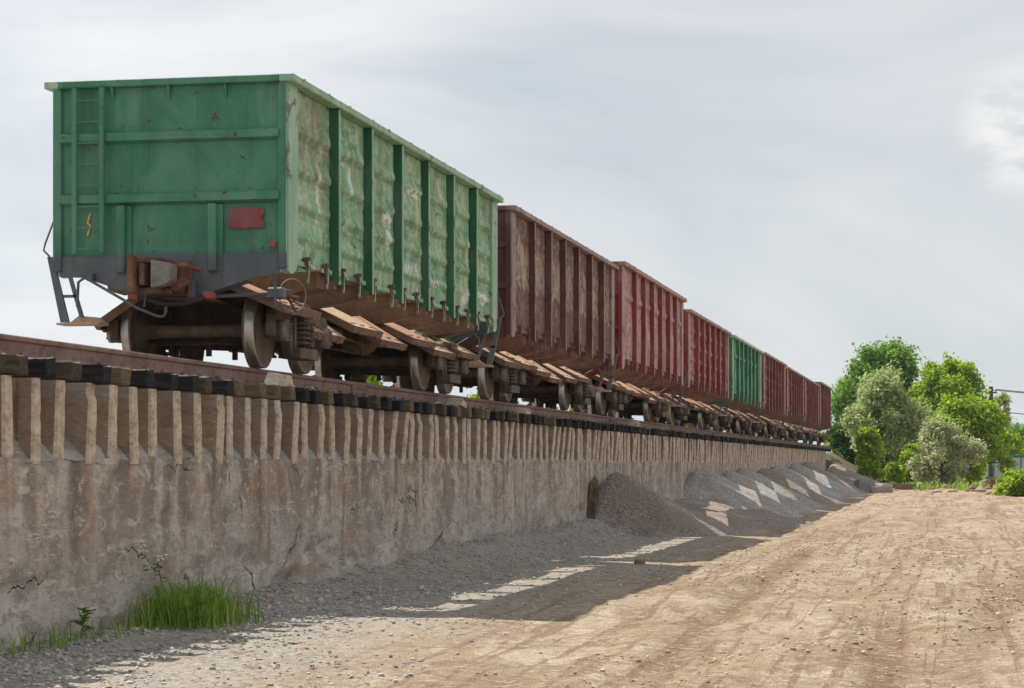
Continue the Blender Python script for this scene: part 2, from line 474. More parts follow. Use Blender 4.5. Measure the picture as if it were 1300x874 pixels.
def concrete(name, ribs=False, pale=False):
    M = Mat(name, 0.92, 0, 0.2)
    st = M.noise((1, 1.1, 0.5), 7, 0.66, 0.5)
    blot = M.noise((1, 0.6, 1.3), 7, 0.7, 0.5, (2, 2, 8))
    mid = M.noise((2, 1.7, 4), 7, 0.74, 0.4, (6, 1, 2))
    fine = M.noise((8, 8, 22), 5, 0.75)
    if ribs == 2:                            # broken outer edge, painted paler to carry the brighter light it catches
        c = M.ramp(M.noise((5, 5, 7), 6, 0.75), [(0.35, (0.34, 0.25, 0.18)), (0.48, (0.56, 0.45, 0.345)), (0.62, (0.68, 0.58, 0.48))])
        c = M.mix(M.math('MULTIPLY', M.step(M.noise((7, 2.0, 0.6), 3, 0.6, 0, (5, 5, 1)), 0.62, 0.7), 0.8), c, (0.30, 0.13, 0.06))
    elif ribs:
        c = M.ramp(blot, [(0.3, (0.26, 0.19, 0.145)), (0.5, (0.38, 0.29, 0.225)), (0.72, (0.46, 0.375, 0.30))])
        c = M.mix(M.math('MULTIPLY', M.rand(), 0.5), c, (0.40, 0.28, 0.195))
        c = M.mix(M.math('MULTIPLY', M.step(mid, 0.52, 0.62), 0.6), c, (0.20, 0.145, 0.105))
        c = M.mix(M.math('MULTIPLY', M.step(M.noise((7, 2.0, 0.6), 3, 0.6, 0, (5, 5, 1)), 0.62, 0.7), 0.75), c, (0.27, 0.115, 0.055))
        c = M.mix(M.math('MULTIPLY', M.step(M.xyz(2), 2.22, 2.36), M.math('MULTIPLY', M.step(M.noise((2, 3.3, 1.5), 3), 0.46, 0.52), 0.6)), c, (0.33, 0.325, 0.31))
    elif pale:
        c = M.ramp(blot, [(0.3, (0.22, 0.195, 0.17)), (0.5, (0.33, 0.305, 0.28)), (0.72, (0.52, 0.49, 0.45))])
        c = M.mix(M.math('MULTIPLY', M.step(mid, 0.50, 0.62), 0.7), c, (0.20, 0.165, 0.135))
    else:
        c = M.ramp(blot, [(0.3, (0.31, 0.265, 0.23)), (0.46, (0.46, 0.405, 0.355)), (0.64, (0.60, 0.545, 0.485))])
        hi = M.step(M.xyz(2), 0.15, 1.75)
        c = M.mix(M.math('MULTIPLY', M.step(st, 0.45, 0.60), M.math('MULTIPLY', M.math('ADD', hi, 0.30), 0.72)), c, (0.20, 0.155, 0.125))
        c = M.mix(M.math('MULTIPLY', M.step(mid, 0.50, 0.58), 0.62), c, (0.235, 0.20, 0.17))
        c = M.mix(M.math('MULTIPLY', M.step(M.noise((3, 2.3, 6), 7, 0.78, 0.5, (1, 3, 3)), 0.54, 0.60), 0.75), c, (0.64, 0.57, 0.49))
        c = M.mix(M.math('MULTIPLY', M.step(M.noise((1, 0.6, 0.9), 6, 0.7, 0.5, (4, 4, 4)), 0.53, 0.61), 0.45), c, (0.38, 0.25, 0.175))
        rough_edge = M.step(M.noise((3, 4, 3.5), 6, 0.75, 0.4), 0.36, 0.56)
        c = M.mix(M.math('MULTIPLY', M.attr('rust'), M.math('MULTIPLY', rough_edge, 0.8)), c, (0.40, 0.21, 0.12))
        c = M.mix(M.math('MULTIPLY', M.attr('pale'), M.math('MULTIPLY', rough_edge, 0.85)), c, (0.58, 0.47, 0.375))
        c = M.mix(M.math('MULTIPLY', M.attr('dark'), M.math('MULTIPLY', rough_edge, 0.75)), c, (0.17, 0.13, 0.105))
        # lime lines where the shuttering boards met
        ln = M.noise((1, 0.22, 5.0), 6, 0.62, 0.4, (3, 3, 3))
        d = M.math('ABSOLUTE', M.math('SUBTRACT', ln, 0.5))
        lw = M.math('MULTIPLY', M.math('SUBTRACT', 1.0, M.step(d, 0.002, 0.012)), M.step(M.noise((1, 0.9, 1.6), 3, 0.5, 0, (8, 8, 1)), 0.56, 0.62))
        c = M.mix(M.math('MULTIPLY', lw, 0.8), c, (0.66, 0.60, 0.54))
    c = M.mix(M.math('MULTIPLY', M.step(fine, 0.5, 0.70), 0.6), c, (0.17, 0.14, 0.115))
    c = M.mix(M.math('MULTIPLY', M.step(M.noise((9, 9, 26), 3, 0.6, 0, (3, 3, 3)), 0.58, 0.75), 0.45), c, (0.62, 0.56, 0.50))
    ed = M.voro((0.3, 0.22, 0.8), 'DISTANCE_TO_EDGE', 'Distance', (3, 1, 7), 0.5)
    crk = M.math('MULTIPLY', M.math('SUBTRACT', 1.0, M.step(ed, 0.001, 0.007)), M.step(M.noise((0.5, 1.1, 1.1), 3, 0.5, 0, (1, 7, 7)), 0.53, 0.58))
    if not ribs: c = M.mix(M.math('MULTIPLY', crk, 0.85), c, (0.07, 0.05, 0.04))
    M.color(c)
    h = M.math('ADD', M.math('MULTIPLY', fine, 0.55), M.math('ADD', M.math('MULTIPLY', blot, 1.0), M.math('MULTIPLY', crk, -1.2 if not ribs else 0.0)))
    M.bump(M.math('ADD', h, M.math('MULTIPLY', mid, 0.8)), 0.9, 0.035)
    return M.m
m_conc = concrete('stained_concrete')
m_rib = concrete('rough_rib_concrete', True)
m_ribedge = concrete('lit_rib_edge', 2)
m_ledge = concrete('pale_ledge_concrete', False, True)

def ground_mat():
    M = Mat('yard_dirt', 0.95, 0, 0.12)
    n1 = M.noise((0.42, 0.13, 1), 6, 0.65, 0.9)
    n2 = M.noise((1.7, 0.8, 1), 6, 0.7, 0.8, (4, 2, 0))
    n3 = M.noise((9, 9, 9), 5, 0.75)
    n4 = M.noise((42, 42, 42), 3, 0.7)
    c = M.ramp(n1, [(0.30, (0.27, 0.19, 0.12)), (0.46, (0.37, 0.28, 0.185)), (0.60, (0.45, 0.36, 0.255)), (0.72, (0.50, 0.415, 0.305))])
    c = M.mix(M.math('MULTIPLY', M.step(n2, 0.51, 0.60), 0.72), c, (0.235, 0.155, 0.10))
    c = M.mix(M.math('MULTIPLY', M.step(M.noise((0.9, 0.5, 1), 6, 0.72, 1.0, (8, 5, 0)), 0.52, 0.60), 0.8), c, (0.53, 0.455, 0.36))
    # tyre-rut streaks running along the yard
    rut = M.noise((3.2, 0.10, 1), 5, 0.6, 1.6, (2, 2, 0))
    c = M.mix(M.math('MULTIPLY', M.step(rut, 0.53, 0.59), 0.7), c, (0.21, 0.135, 0.085))
    lug = M.noise((1.0, 3.2, 1), 4, 0.6, 2.0, (5, 2, 0))
    c = M.mix(M.math('MULTIPLY', M.math('MULTIPLY', M.step(lug, 0.54, 0.62), M.step(n1, 0.40, 0.55)), 0.6), c, (0.24, 0.155, 0.10))
    tk = M.attr('track')
    c = M.mix(M.math('MULTIPLY', tk, M.math('MULTIPLY_ADD', M.step(M.noise((1.5, 5, 1), 4, 0.65, 1.2, (9, 9, 0)), 0.42, 0.54), 0.5)), c, (0.215, 0.14, 0.09))
    # thin green growth, little of it
    c = M.mix(M.math('MULTIPLY', M.step(M.noise((0.9, 0.5, 1), 5, 0.7, 0.4, (1, 9, 0)), 0.62, 0.70), 0.55), c, (0.23, 0.21, 0.065))
    # grey crushed stone along the wall
    gx = M.math('ADD', M.xyz(0), M.math('MULTIPLY', M.noise((0.5, 0.22, 1), 6, 0.7, 0.8, (7, 7, 0)), -4.2))
    gm = M.math('SUBTRACT', 1.0, M.step(gx, -8.2, -5.8))
    gv = M.voro((30, 30, 30), 'F1', 'Color')
    gq = M.n('ShaderNodeSeparateColor'); M.t.links.new(gv, gq.inputs[0])
    gc = M.ramp(gq.outputs[0], [(0.0, (0.17, 0.165, 0.165)), (0.5, (0.34, 0.325, 0.305)), (1.0, (0.55, 0.52, 0.48))])
    gc = M.mix(M.math('MULTIPLY', M.step(n2, 0.40, 0.56), 0.75), gc, (0.44, 0.385, 0.325))
    c = M.mix(gm, c, gc)
    c = M.mix(M.math('MULTIPLY', M.step(n3, 0.5, 0.64), 0.65), c, (0.56, 0.48, 0.39))
    c = M.mix(M.math('MULTIPLY', M.step(M.noise((4.5, 4.0, 4), 6, 0.75, 0.6, (6, 6, 0)), 0.53, 0.62), 0.65), c, (0.225, 0.16, 0.11))
    c = M.mix(M.math('MULTIPLY', M.step(n4, 0.52, 0.66), 0.7), c, (0.17, 0.125, 0.09))
    # farther off, past the yard, it is grass
    far = M.step(M.math('ADD', M.xyz(1), M.math('MULTIPLY', n1, 30)), 190, 210)
    c = M.mix(far, c, (0.085, 0.12, 0.035))
    M.color(c)
    M.bump(M.math('ADD', n3, M.math('ADD', M.math('MULTIPLY', n4, 0.6), M.math('MULTIPLY', n2, 1.5))), 1.0, 0.05)
    return M.m
m_ground = ground_mat()

def gravel_mat(name, base, warm):
    M = Mat(name, 0.95, 0, 0.12)
    v = M.voro((26, 26, 26), 'F1', 'Color')
    q = M.n('ShaderNodeSeparateColor'); M.t.links.new(v, q.inputs[0])
    c = M.ramp(q.outputs[0], [(0.0, tuple(b * 0.62 for b in base)), (0.5, base), (1.0, tuple(b * 1.45 for b in base))])
    n = M.noise((0.8, 0.8, 1.6), 5, 0.65, 0.5)
    st = M.noise((0.8, 3.0, 0.8), 4, 0.6, 0.3, (5, 1, 1))
    c = M.mix(M.math('MULTIPLY', M.step(n, 0.42, 0.62), 0.8), c, warm)
    c = M.mix(M.math('MULTIPLY', M.step(st, 0.54, 0.68), 0.55), c, tuple(b * 1.5 for b in base))
    M.color(c)
    M.bump(M.math('ADD', M.voro((26, 26, 26)), M.noise(9, 4)), 0.9, 0.03)
    return M.m
m_heap = gravel_mat('grey_gravel', (0.36, 0.345, 0.325), (0.37, 0.31, 0.26))
m_heap_brown = gravel_mat('brown_gravel', (0.275, 0.235, 0.21), (0.28, 0.22, 0.18))
m_earth = gravel_mat('loose_earth', (0.25, 0.17, 0.115), (0.32, 0.225, 0.155))
m_embank = gravel_mat('dark_embankment_soil', (0.16, 0.12, 0.09), (0.11, 0.12, 0.05))
def stone_mat(name, cols):
    M = Mat(name, 0.92, 0, 0.2)
    w = M.n('ShaderNodeTexWhiteNoise')
    at_ = M.n('ShaderNodeAttribute'); at_.attribute_name = 'tint'
    M.color(M.ramp(at_.outputs['Fac'], cols))
    return M.m
m_stone = stone_mat('loose_stone', [(0.0, (0.23, 0.225, 0.22)), (0.35, (0.34, 0.33, 0.31)), (0.7, (0.45, 0.41, 0.36)), (1.0, (0.58, 0.53, 0.47))])
m_dirtstone = stone_mat('dusty_stone', [(0.0, (0.26, 0.18, 0.125)), (0.4, (0.40, 0.31, 0.23)), (0.75, (0.50, 0.42, 0.33)), (1.0, (0.62, 0.56, 0.48))])

m_spoil = stone_mat('brown_spoil', [(0.0, (0.18, 0.115, 0.075)), (0.5, (0.29, 0.20, 0.14)), (1.0, (0.40, 0.31, 0.23))])
def leaf_mat(name, a, b, c, trans=0.5):
    M = Mat(name, 0.6, 0, 0.3)
    at_ = M.attr('tint')
    col = M.ramp(at_, [(0.0, a), (0.55, b), (1.0, c)])
    M.color(col)
    tr = M.n('ShaderNodeBsdfTranslucent'); M.t.links.new(col, tr.inputs['Color'])
    mx = M.n('ShaderNodeMixShader'); mx.inputs[0].default_value = trans
    out = M.t.nodes['Material Output']
    M.t.links.new(M.b.outputs[0], mx.inputs[1]); M.t.links.new(tr.outputs[0], mx.inputs[2])
    M.t.links.new(mx.outputs[0], out.inputs['Surface'])
    return M.m
l_green = leaf_mat('maple_leaf', (0.06, 0.16, 0.014), (0.16, 0.33, 0.03), (0.32, 0.48, 0.05), 0.55)
l_bright = leaf_mat('bright_leaf', (0.13, 0.25, 0.012), (0.32, 0.48, 0.022), (0.52, 0.64, 0.05), 0.55)
l_silver = leaf_mat('silver_leaf', (0.19, 0.28, 0.08), (0.42, 0.52, 0.20), (0.62, 0.68, 0.38), 0.45)
l_olive = leaf_mat('dusty_olive_leaf', (0.23, 0.29, 0.11), (0.48, 0.53, 0.26), (0.70, 0.72, 0.48), 0.4)
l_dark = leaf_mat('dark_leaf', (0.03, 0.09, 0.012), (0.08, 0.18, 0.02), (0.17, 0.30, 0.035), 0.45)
m_grass = leaf_mat('grass_blade', (0.10, 0.22, 0.018), (0.20, 0.36, 0.03), (0.46, 0.50, 0.14), 0.5)
m_bark = rusty('grey_bark', (0.06, 0.05, 0.04), (0.12, 0.10, 0.08), (0.18, 0.15, 0.12), 6)
m_white = Mat('white_petal', 0.7).color((0.75, 0.74, 0.66)).m
m_polewood = wood('weathered_pole_wood', (0.05, 0.04, 0.032), (0.10, 0.08, 0.065), (0.15, 0.125, 0.10))
m_fence = rusty('white_fence_sheet', (0.48, 0.50, 0.53), (0.58, 0.60, 0.62), (0.62, 0.63, 0.64), 1.5, 0.6)
m_fenceblue = paint_solid('blue_frame_paint', (0.05, 0.14, 0.30), (0.08, 0.18, 0.36), amount=0.1)
m_hill = Mat('wooded_hill', 0.95, 0, 0.05).color((0.035, 0.07, 0.045)).m

# ------------------------------------------------------------------ the ground
XT = -9.29            # track centre
ZR = 2.83             # rail top
XW = -8.0             # wall face
def ground_z(x, y):
    x = np.asarray(x, float); y = np.asarray(y, float)
    fade = np.clip((260 - y) / 60, 0, 1)
    calm = 0.3 + 0.7 * np.clip((x + 5.0) / 4.0, 0, 1)
    z = 0.08 * calm * fbm(x / 7, y / 9, 3, 3) + 0.10 * calm * fbm(x / 1.3, y / 2.0, 5, 6, 0.6)
    z = z + 0.022 * fbm(x / 0.28, y / 0.28, 8, 3)
    ruts = np.abs(vnoise(x / 0.8 + 0.35 * np.sin(y / 9.0), y / 16, 21)) * 0.17
    z = z - ruts * np.clip((x + 5) / 1.5, 0, 1) * 0.7
    # crushed stone banked against the wall
    b = np.clip((-6.95 + 0.6 * fbm(x * 0 + 1.3, y / 3.5, 31, 3) - x) / 1.0, 0, 1)
    z = z + b ** 1.6 * (0.08 + 0.26 * np.clip((y - 23) / 11, 0, 1)) * (1 + 0.5 * fbm(x / 0.8, y / 1.3, 33, 3))
    # the spoil ridge closing the yard
    e = np.exp(-((y - 157 - 0.18 * (x - 15)) / 9) ** 2) * np.clip((x - 2) / 8, 0, 1)
    z = z + e * (0.75 + 1.6 * fbm(x / 3.0, y / 5, 41, 5, 0.6))
    e2 = np.clip((x - 17.5 + 1.5 * fbm(y / 6, x * 0, 43, 3)) / 7, 0, 1) * np.clip((y - 62) / 30, 0, 1)
    z = z + e2 * (0.5 + 1.3 * fbm(x / 2.2, y / 3, 45, 5, 0.6))
    return z * fade
def track_field(x, y):
    """wheel tracks left by trucks: 0..1"""
    t = np.zeros_like(x)
    for (a, b_, c_, ph, sl_) in ((0.5, 1.1, 21.0, 0.3, 0.035), (5.2, 1.6, 26.0, 1.9, 0.02), (9.5, 1.3, 17.0, 4.0, 0.05), (-1.6, 0.7, 30.0, 2.6, 0.01), (3.0, 3.0, 34.0, 5.0, 0.0), (13.5, 2.0, 24.0, 0.9, 0.03)):
        cx = a + b_ * np.sin(y / c_ + ph) + sl_ * y
        for s_ in (-0.95, 0.95):
            w_ = 0.19 + 0.05 * vnoise(y / 3.0, y * 0 + a, 77)
            on = np.clip(0.5 + 2.2 * vnoise(y / 7.0 + a * 3, y * 0 + s_, 78), 0.1, 1)
            t = np.maximum(t, np.clip(1.6 - np.abs(x - cx - s_) / w_, 0, 1) * on)
    return t * np.clip((x + 4.5) / 1.5, 0, 1)
ys = [4.0]
while ys[-1] < 6500: ys.append(ys[-1] + max(0.075, ys[-1] * 0.0078))
xs = list(np.arange(-8.4, 14, 0.13)) + list(np.arange(14, 44, 0.35))
while xs[-1] < 5000: xs.append(xs[-1] + (xs[-1] - 42) * 0.3 + 0.4)
lx = [-8.6]
while lx[-1] > -5000: lx.append(lx[-1] - ((-8.2 - lx[-1]) * 0.4 + 0.4))
xs = np.array(lx[::-1] + xs); ys = np.array([-400, -40, -5.0] + ys)
gx, gy = np.meshgrid(xs, ys)
tf = track_field(gx, gy)
gz = ground_z(gx, gy) - 0.045 * tf
me = np_mesh('ground', np.stack([gx.ravel(), gy.ravel(), gz.ravel()], 1), grid_quads(len(xs), len(ys)), [m_ground], True, {'track': tf.ravel()})
ground = link(bpy.data.objects.new('ground', me)); tag(ground, kind='structure')

# far hills, right of the yard
hb = []
n = 90
for k in range(n):
    u = 900 + k * 26; D = 3300
    top = 14 + 62 * min(1, max(0, (u - 1120) / 150)) + 14 * math.sin(k * 0.35) * 0.4 + 6 * math.sin(k * 1.1)
    hb.append((u, D, max(4, top)))
vs = []
for j, (f, dd) in enumerate(((0, 0), (0.55, 160), (1.0, 420), (0.7, 800), (-0.1, 1500))):
    for (u, D, h) in hb:
        p = at(u, D + dd); vs.append((p.x, p.y, -4 + (h + 4) * f))
me = np_mesh('hills', vs, grid_quads(n, 5), [m_hill])
tag(link(bpy.data.objects.new('hills', me)), kind='structure')

# ------------------------------------------------------------------ retaining wall with its ribs
Y0, Y1 = 6.0, 147.0
ZL = 1.70             # ledge
wall = empty('retaining_wall', (XW, Y0, 0))
tag(wall, 'long stained concrete retaining wall with vertical ribs carrying the railway track', 'wall')
# where the ribs stand
rib_y = []
y = Y0 + 0.3
while y < Y1 - 0.2 and len(rib_y) < 290:
    rib_y.append(y)
    y += rnd.choice((0.62, 0.66, 0.60, 0.68, 0.55, 0.66)) if y < 50 else rnd.uniform(0.40, 0.62)
nvz = 44
yy = np.concatenate([np.linspace(Y0, 13, 60), np.linspace(13, 62, 1500)[1:], np.linspace(62, Y1, 560)[1:]])
nu = len(yy)
zz = np.linspace(-0.35, ZL, nvz)
gy, gz = np.meshgrid(yy, zz)
dx = 0.03 * fbm(gy / 2.6, gz / 1.0, 51, 4) + 0.010 * fbm(gy / 0.45, gz / 0.22, 52, 4)
cav = np.clip(1 - np.abs(gz - 0.30) / 0.42, 0, 1) * np.clip(fbm(gy / 1.4, gz / 0.8, 54, 4) - 0.12, 0, 0.3) * 0.5
dx -= cav
dx -= 0.035 * np.clip(fbm(gy / 1.1, gz / 0.5, 56, 4) - 0.26, 0, 0.1) * 6
jit = 0.035 * fbm(gy / 0.5, gz * 0, 55, 4)
gz2 = gz + jit * (gz > ZL - 0.01)
wob = 0.10 * fbm(gy / 0.5, gz / 0.7, 59, 3)
att = {'pale': np.zeros_like(gy), 'rust': np.zeros_like(gy), 'dark': np.zeros_like(gy)}
for ry in rib_y:
    for kind in ('pale', 'rust', 'dark'):
        if rnd.random() > {'pale': 0.75, 'rust': 0.45, 'dark': 0.5}[kind]: continue
        cy = ry + rnd.uniform(-0.05, 0.10) + (rnd.uniform(0.15, 0.4) if kind == 'dark' else 0)
        wd = rnd.uniform(0.05, 0.12) * (1.5 if kind == 'dark' else 1); ln = rnd.uniform(0.3, 1.9)
        m_ = np.abs(gy[0] - cy) < 0.6
        q = np.clip(1.25 - np.abs(gy[:, m_] + wob[:, m_] * 0.7 - cy) / wd, 0, 1) * np.clip((gz[:, m_] - (ZL - ln)) / (0.45 * ln), 0, 1) * rnd.uniform(0.55, 1)
        att[kind][:, m_] = np.maximum(att[kind][:, m_], q)
verts = np.stack([(dx).ravel(), (gy - Y0).ravel(), gz2.ravel()], 1)
face = np_mesh('wall_face', verts, grid_quads(len(yy), nvz), [m_conc], True, {k_: v_.ravel() for k_, v_ in att.items()})
inst('wall_face', face, wall)
# the body of the wall behind that face: core, ledge fillet, recessed upper wall
b = MB()
prof = [(-0.10, ZL - 0.02), (-0.14, -0.35), (-2.60, -0.35), (-2.60, ZL + 0.7), (-0.36, ZL + 0.7), (-0.33, ZL + 0.18)]
b.prism(prof, 'y', 0.0, Y1 - Y0)
b.build('wall_core', m_conc, wall)
yy2 = np.linspace(Y0, Y1, 900); vv = np.linspace(0, 1, 5)
gy, gv = np.meshgrid(yy2, vv)
fx = 0.0 - 0.34 * gv + 0.03 * fbm(gy / 0.35, gv * 2, 57, 3)
fz = ZL - 0.03 + 0.36 * gv ** 0.9 + 0.06 * fbm(gy / 0.4, gv * 2, 58, 4)
inst('ledge_fillet', np_mesh('ledge_fillet', np.stack([fx.ravel(), (gy - Y0).ravel(), fz.ravel()], 1), grid_quads(900, 5), [m_ledge]), wall)

ZS0, ZS1 = 2.41, 2.595      # sleepers' underside and top
ZB = ZL - 0.06
def rib_mesh(seed):
    r = random.Random(seed)
    b = MB()
    n = 10
    rows = []
    lean = r.uniform(-0.01, 0.07); t0 = r.uniform(0.08, 0.105); out = r.uniform(-0.02, 0.02)
    sk0, sk1 = r.uniform(-0.03, 0.03), r.uniform(-0.03, 0.03); bend = 0.0
    chip = r.choice((0, 0, 0, 0, 1))
    for k in range(n):
        f = k / (n - 1)
        xo = out + lean * f + r.uniform(-0.002, 0.002) + bend * math.sin(f * 3.14)
        if chip == 1 and f > 0.78: xo -= 0.03 * r.uniform(0.5, 1.2)
        if chip == 2 and 0.35 < f < 0.6: xo -= 0.03 * r.uniform(0.3, 1.2)
        c_ = sk0 * (1 - f) + sk1 * f
        w_ = 0.014 * (1 - f); ta, tb = t0 + w_ + r.uniform(-0.002, 0.002) - c_, t0 + w_ + r.uniform(-0.002, 0.002) + c_
        z = ZB + (ZS0 - 0.002 - ZB) * f
        rows.append([(-0.40, -ta, z), (xo - 0.025, -ta - r.uniform(0, .006), z), (xo + r.uniform(-.003, .003), -ta + 0.02, z), (xo + r.uniform(-.004, .003), tb - 0.03, z), (xo - 0.03, tb, z), (-0.40, tb, z)])
    vs = [p for row in rows for p in row]
    fs = []; fo = []
    for k in range(n - 1):
        for q in range(5):
            a = k * 6 + q
            (fo if q in (1, 2, 3) else fs).append((a, a + 1, a + 7, a + 6))
    fs.append(tuple(range(5, -1, -1))); fs.append(tuple(range((n - 1) * 6, n * 6)))
    b.add(vs, fs)
    b.f += [list(f) for f in fo]; b.m += [1] * len(fo); b.sm += [False] * len(fo)
    return b.mesh('rib', [m_rib, m_ribedge])  # outer faces take the lit tone, sides the darker one
ribs = [rib_mesh(k) for k in range(20)]
for y in rib_y:
    o = inst('rib', ribs[rnd.randrange(20)], wall, (0, y - Y0, 0), (0, 0, 0))
    o.location.x = rnd.uniform(-0.02, 0.02)

# ------------------------------------------------------------------ railway track
track = empty('railway_track', (XT, Y0, ZR))
tag(track, 'rusty railway track on closely laid wooden sleepers along the top of the wall', 'railway track')
prof = [(-.075, -.2), (.075, -.2), (.075, -.186), (.02, -.165), (.011, -.15), (.011, -.06), (.036, -.045), (.0375, -.012), (.028, 0), (-.028, 0), (-.0375, -.012), (-.036, -.045), (-.011, -.06), (-.011, -.15), (-.02, -.165), (-.075, -.186)]
for s in (1, -1):
    b = MB()
    yc = 0.0
    L = 160.0
    joints = [0.0]
    b.prism([(p[0] + s * 0.76, p[1]) for p in prof], 'y', 0, L)
    # worn running surface, a thin strip 1 mm proud of the head
    b.box(s * 0.76 - 0.024, s * 0.76 + 0.024, 0.01, L - 0.01, -0.002, 0.0012, 1)
    b.build('rail', [m_rail, m_rail_top], track)
fp = MB().cbox(-0.045, 0.045, -0.4, 0.4, -.17, -.05, 0.012)
for k in range(6):
    fp.lathe([(0.044, 0.022), (0.06, 0.022), (0.06, 0.001)], 'x', 6, origin=(0, -0.34 + k * 0.136, -.105), smooth=False)
fpm = fp.mesh('fishplate', [m_rail])
for k in range(6):
    inst('fishplate', fpm, track, (0.76, 27.4 + k * 25 - Y0 + 4.3, 0))
def sleeper_mesh(seed):
    r = random.Random(seed)
    b = MB()
    L = 1.375 + r.uniform(-0.03, 0.05); w = r.uniform(0.105, 0.13)
    b.cbox(-1.375, L, -w, w, ZS0 - ZR, ZS1 - ZR - r.uniform(0, 0.02), r.uniform(0.008, 0.022))
    for k in range(len(b.v)):
        v = b.v[k]
        b.v[k] = (v[0] + r.uniform(-.012, .012), v[1] + r.uniform(-.01, .01), v[2] + r.uniform(-.006, .004))
    return b.mesh('sleeper', [m_tar])
sl = [sleeper_mesh(k + 50) for k in range(12)]
fast = MB()
y = Y0 + 0.2; k = 0
sleepers_y = []
while y < 152 and k < 296:
    wm = rnd.choice((m_tar, m_tar, m_oldwood, m_midwood, m_tar, m_oldwood) if y < 45 else (m_tar, m_tar, m_midwood, m_tar))
    o = inst('sleeper', sl[rnd.randrange(12)], track, (rnd.uniform(-0.02, 0.06), y - Y0, rnd.uniform(-0.006, 0.004)), (0, 0, R(rnd.uniform(-1.6, 1.6))), wm)
    sleepers_y.append(y)
    for s in (1, -1):
        for q in (-0.1, 0.1):
            xq = s * 0.76 + q
            fast.cbox(xq - 0.025, xq + 0.025, y - Y0 - 0.03, y - Y0 + 0.03, -0.21, -0.155, 0.008)
        fast.box(s * 0.76 - 0.17, s * 0.76 + 0.17, y - Y0 - 0.075, y - Y0 + 0.075, -0.236, -0.2)
    y += rnd.uniform(0.53, 0.67) if y < 70 else rnd.uniform(0.44, 0.55); k += 1
tag(fast.build('rail_fastening', m_rail, track), kind='stuff')

# ------------------------------------------------------------------ open freight wagons
HB = 6.37                                   # half body length
POST = [(-2.5 + k) * 1.705 for k in range(6)]
BAY = [0.0, 1.705, -1.705, 3.41, -3.41, 5.07, -5.07]
XP = 1.43                                   # side sheet
Z0, Z1 = 1.25, 3.385
def panel_mesh(kind, seed, marks=None, width=1.70):
    nu, nv = 26, 104
    u = np.linspace(-1, 1, nu); v = np.linspace(0, 1, nv)
    gu, gv = np.meshgrid(u, v)
    h = Z1 - Z0
    y = gu * width / 2; z = Z0 + gv * h
    edge = np.clip((0.93 - np.abs(gu)) / 0.10, 0, 1); edge = edge * edge * (3 - 2 * edge)
    wav = fbm(y * 2.2, z * 1.6, seed, 3)
    d = 0.003 * wav * edge + 0.004 * edge
    pr = random.Random(seed)
    for _ in range(9):                       # knocks from loading
        cy, cz, rr_, am = pr.uniform(-.7, .7), pr.uniform(Z0 + .2, Z1 - .15), pr.uniform(0.06, 0.2), pr.uniform(-0.010, 0.012)
        d = d + am * np.exp(-(((y - cy) / rr_) ** 2 + ((z - cz) / (rr_ * 1.3)) ** 2)) * edge
    gr = np.zeros_like(y)
    def bead(zc, hh, amp):
        nonlocal gr
        amp = amp * 0.6
        q = (z + 0.010 * fbm(y * 3, z * 0, seed + 3, 2) - zc) / hh
        t = np.where(q > 0, np.clip(1.25 - q / 1.2, 0, 1), np.clip((q + 0.55) / 0.30, 0, 1))
        gr = np.maximum(gr, np.clip(1 - np.abs(q + 0.85) / 0.5, 0, 1) * edge)  # band below each bead: dirt mixed with painted underside shade
        return amp * t * edge
    if kind == 'bead':
        d += bead(Z0 + h * 0.77, 0.10, 0.058) + bead(Z0 + h * 0.545, 0.10, 0.062) + bead(Z0 + h * 0.345, 0.085, 0.055) + bead(Z0 + h * 0.165, 0.08, 0.05)
        for sm in (0.46, 0.265):
            d -= 0.016 * np.clip(1 - np.abs(z - (Z0 + h * sm)) / 0.02, 0, 1)
    elif kind == 'flat':
        d += 0.012 * edge * (z < Z0 + h * 0.4)
        for sm in (0.36, 0.18):
            d -= 0.016 * np.clip(1 - np.abs(z - (Z0 + h * sm)) / 0.02, 0, 1)
    else:                                    # one fold high up, a smooth bulge lower down
        d += bead(Z0 + h * 0.70, 0.10, 0.07) + 0.022 * edge * np.clip(1 - ((z - Z0) / h - 0.32) ** 2 / 0.10, 0, 1)
        d -= 0.02 * np.clip(1 - np.abs(z - (Z0 + h * 0.55)) / 0.025, 0, 1)
    mk = np.zeros_like(y)
    for (a, c, w, hh) in (marks or ()):      # daubs: centre y, height fraction, half width, half height
        q = ((y - a) / w) ** 2 + ((gv - c) * h / hh) ** 2
        mk = np.maximum(mk, np.clip(1.5 - q + 0.8 * fbm(y * 6, z * 5, seed + 9, 2), 0, 1))
    ru = np.clip((fbm(y * 2.0, z * 0.7, seed + 21, 3) - 0.2) * 4, 0, 1) * 0.6 + np.clip((np.abs(gu) - 0.93) * 12, 0, 1) * 0.5
    ru = np.clip(ru, 0, 1)
    verts = np.stack([(XP + d).ravel(), y.ravel(), z.ravel()], 1)
    # inner skin so the sheet has a real thickness
    nvv = len(verts); inner = verts.copy(); inner[:, 0] -= 0.012
    q = grid_quads(nu, nv)
    quads = np.concatenate([q, q[:, ::-1] + nvv])
    rim = []
    ring = [i for i in range(nu)] + [j * nu + nu - 1 for j in range(1, nv)] + [(nv - 1) * nu + i for i in range(nu - 2, -1, -1)] + [j * nu for j in range(nv - 2, 0, -1)]
    for i in range(len(ring)):
        a, c = ring[i], ring[(i + 1) % len(ring)]
        rim.append((c, a, a + nvv, c + nvv))
    quads = np.concatenate([quads, np.array(rim)])
    return np_mesh('side_panel', np.concatenate([verts, inner]), quads, [m_green_side], True, {'mark': np.tile(mk.ravel(), 2), 'rust': np.tile(ru.ravel(), 2), 'grime_shade': np.tile(gr.ravel(), 2)})

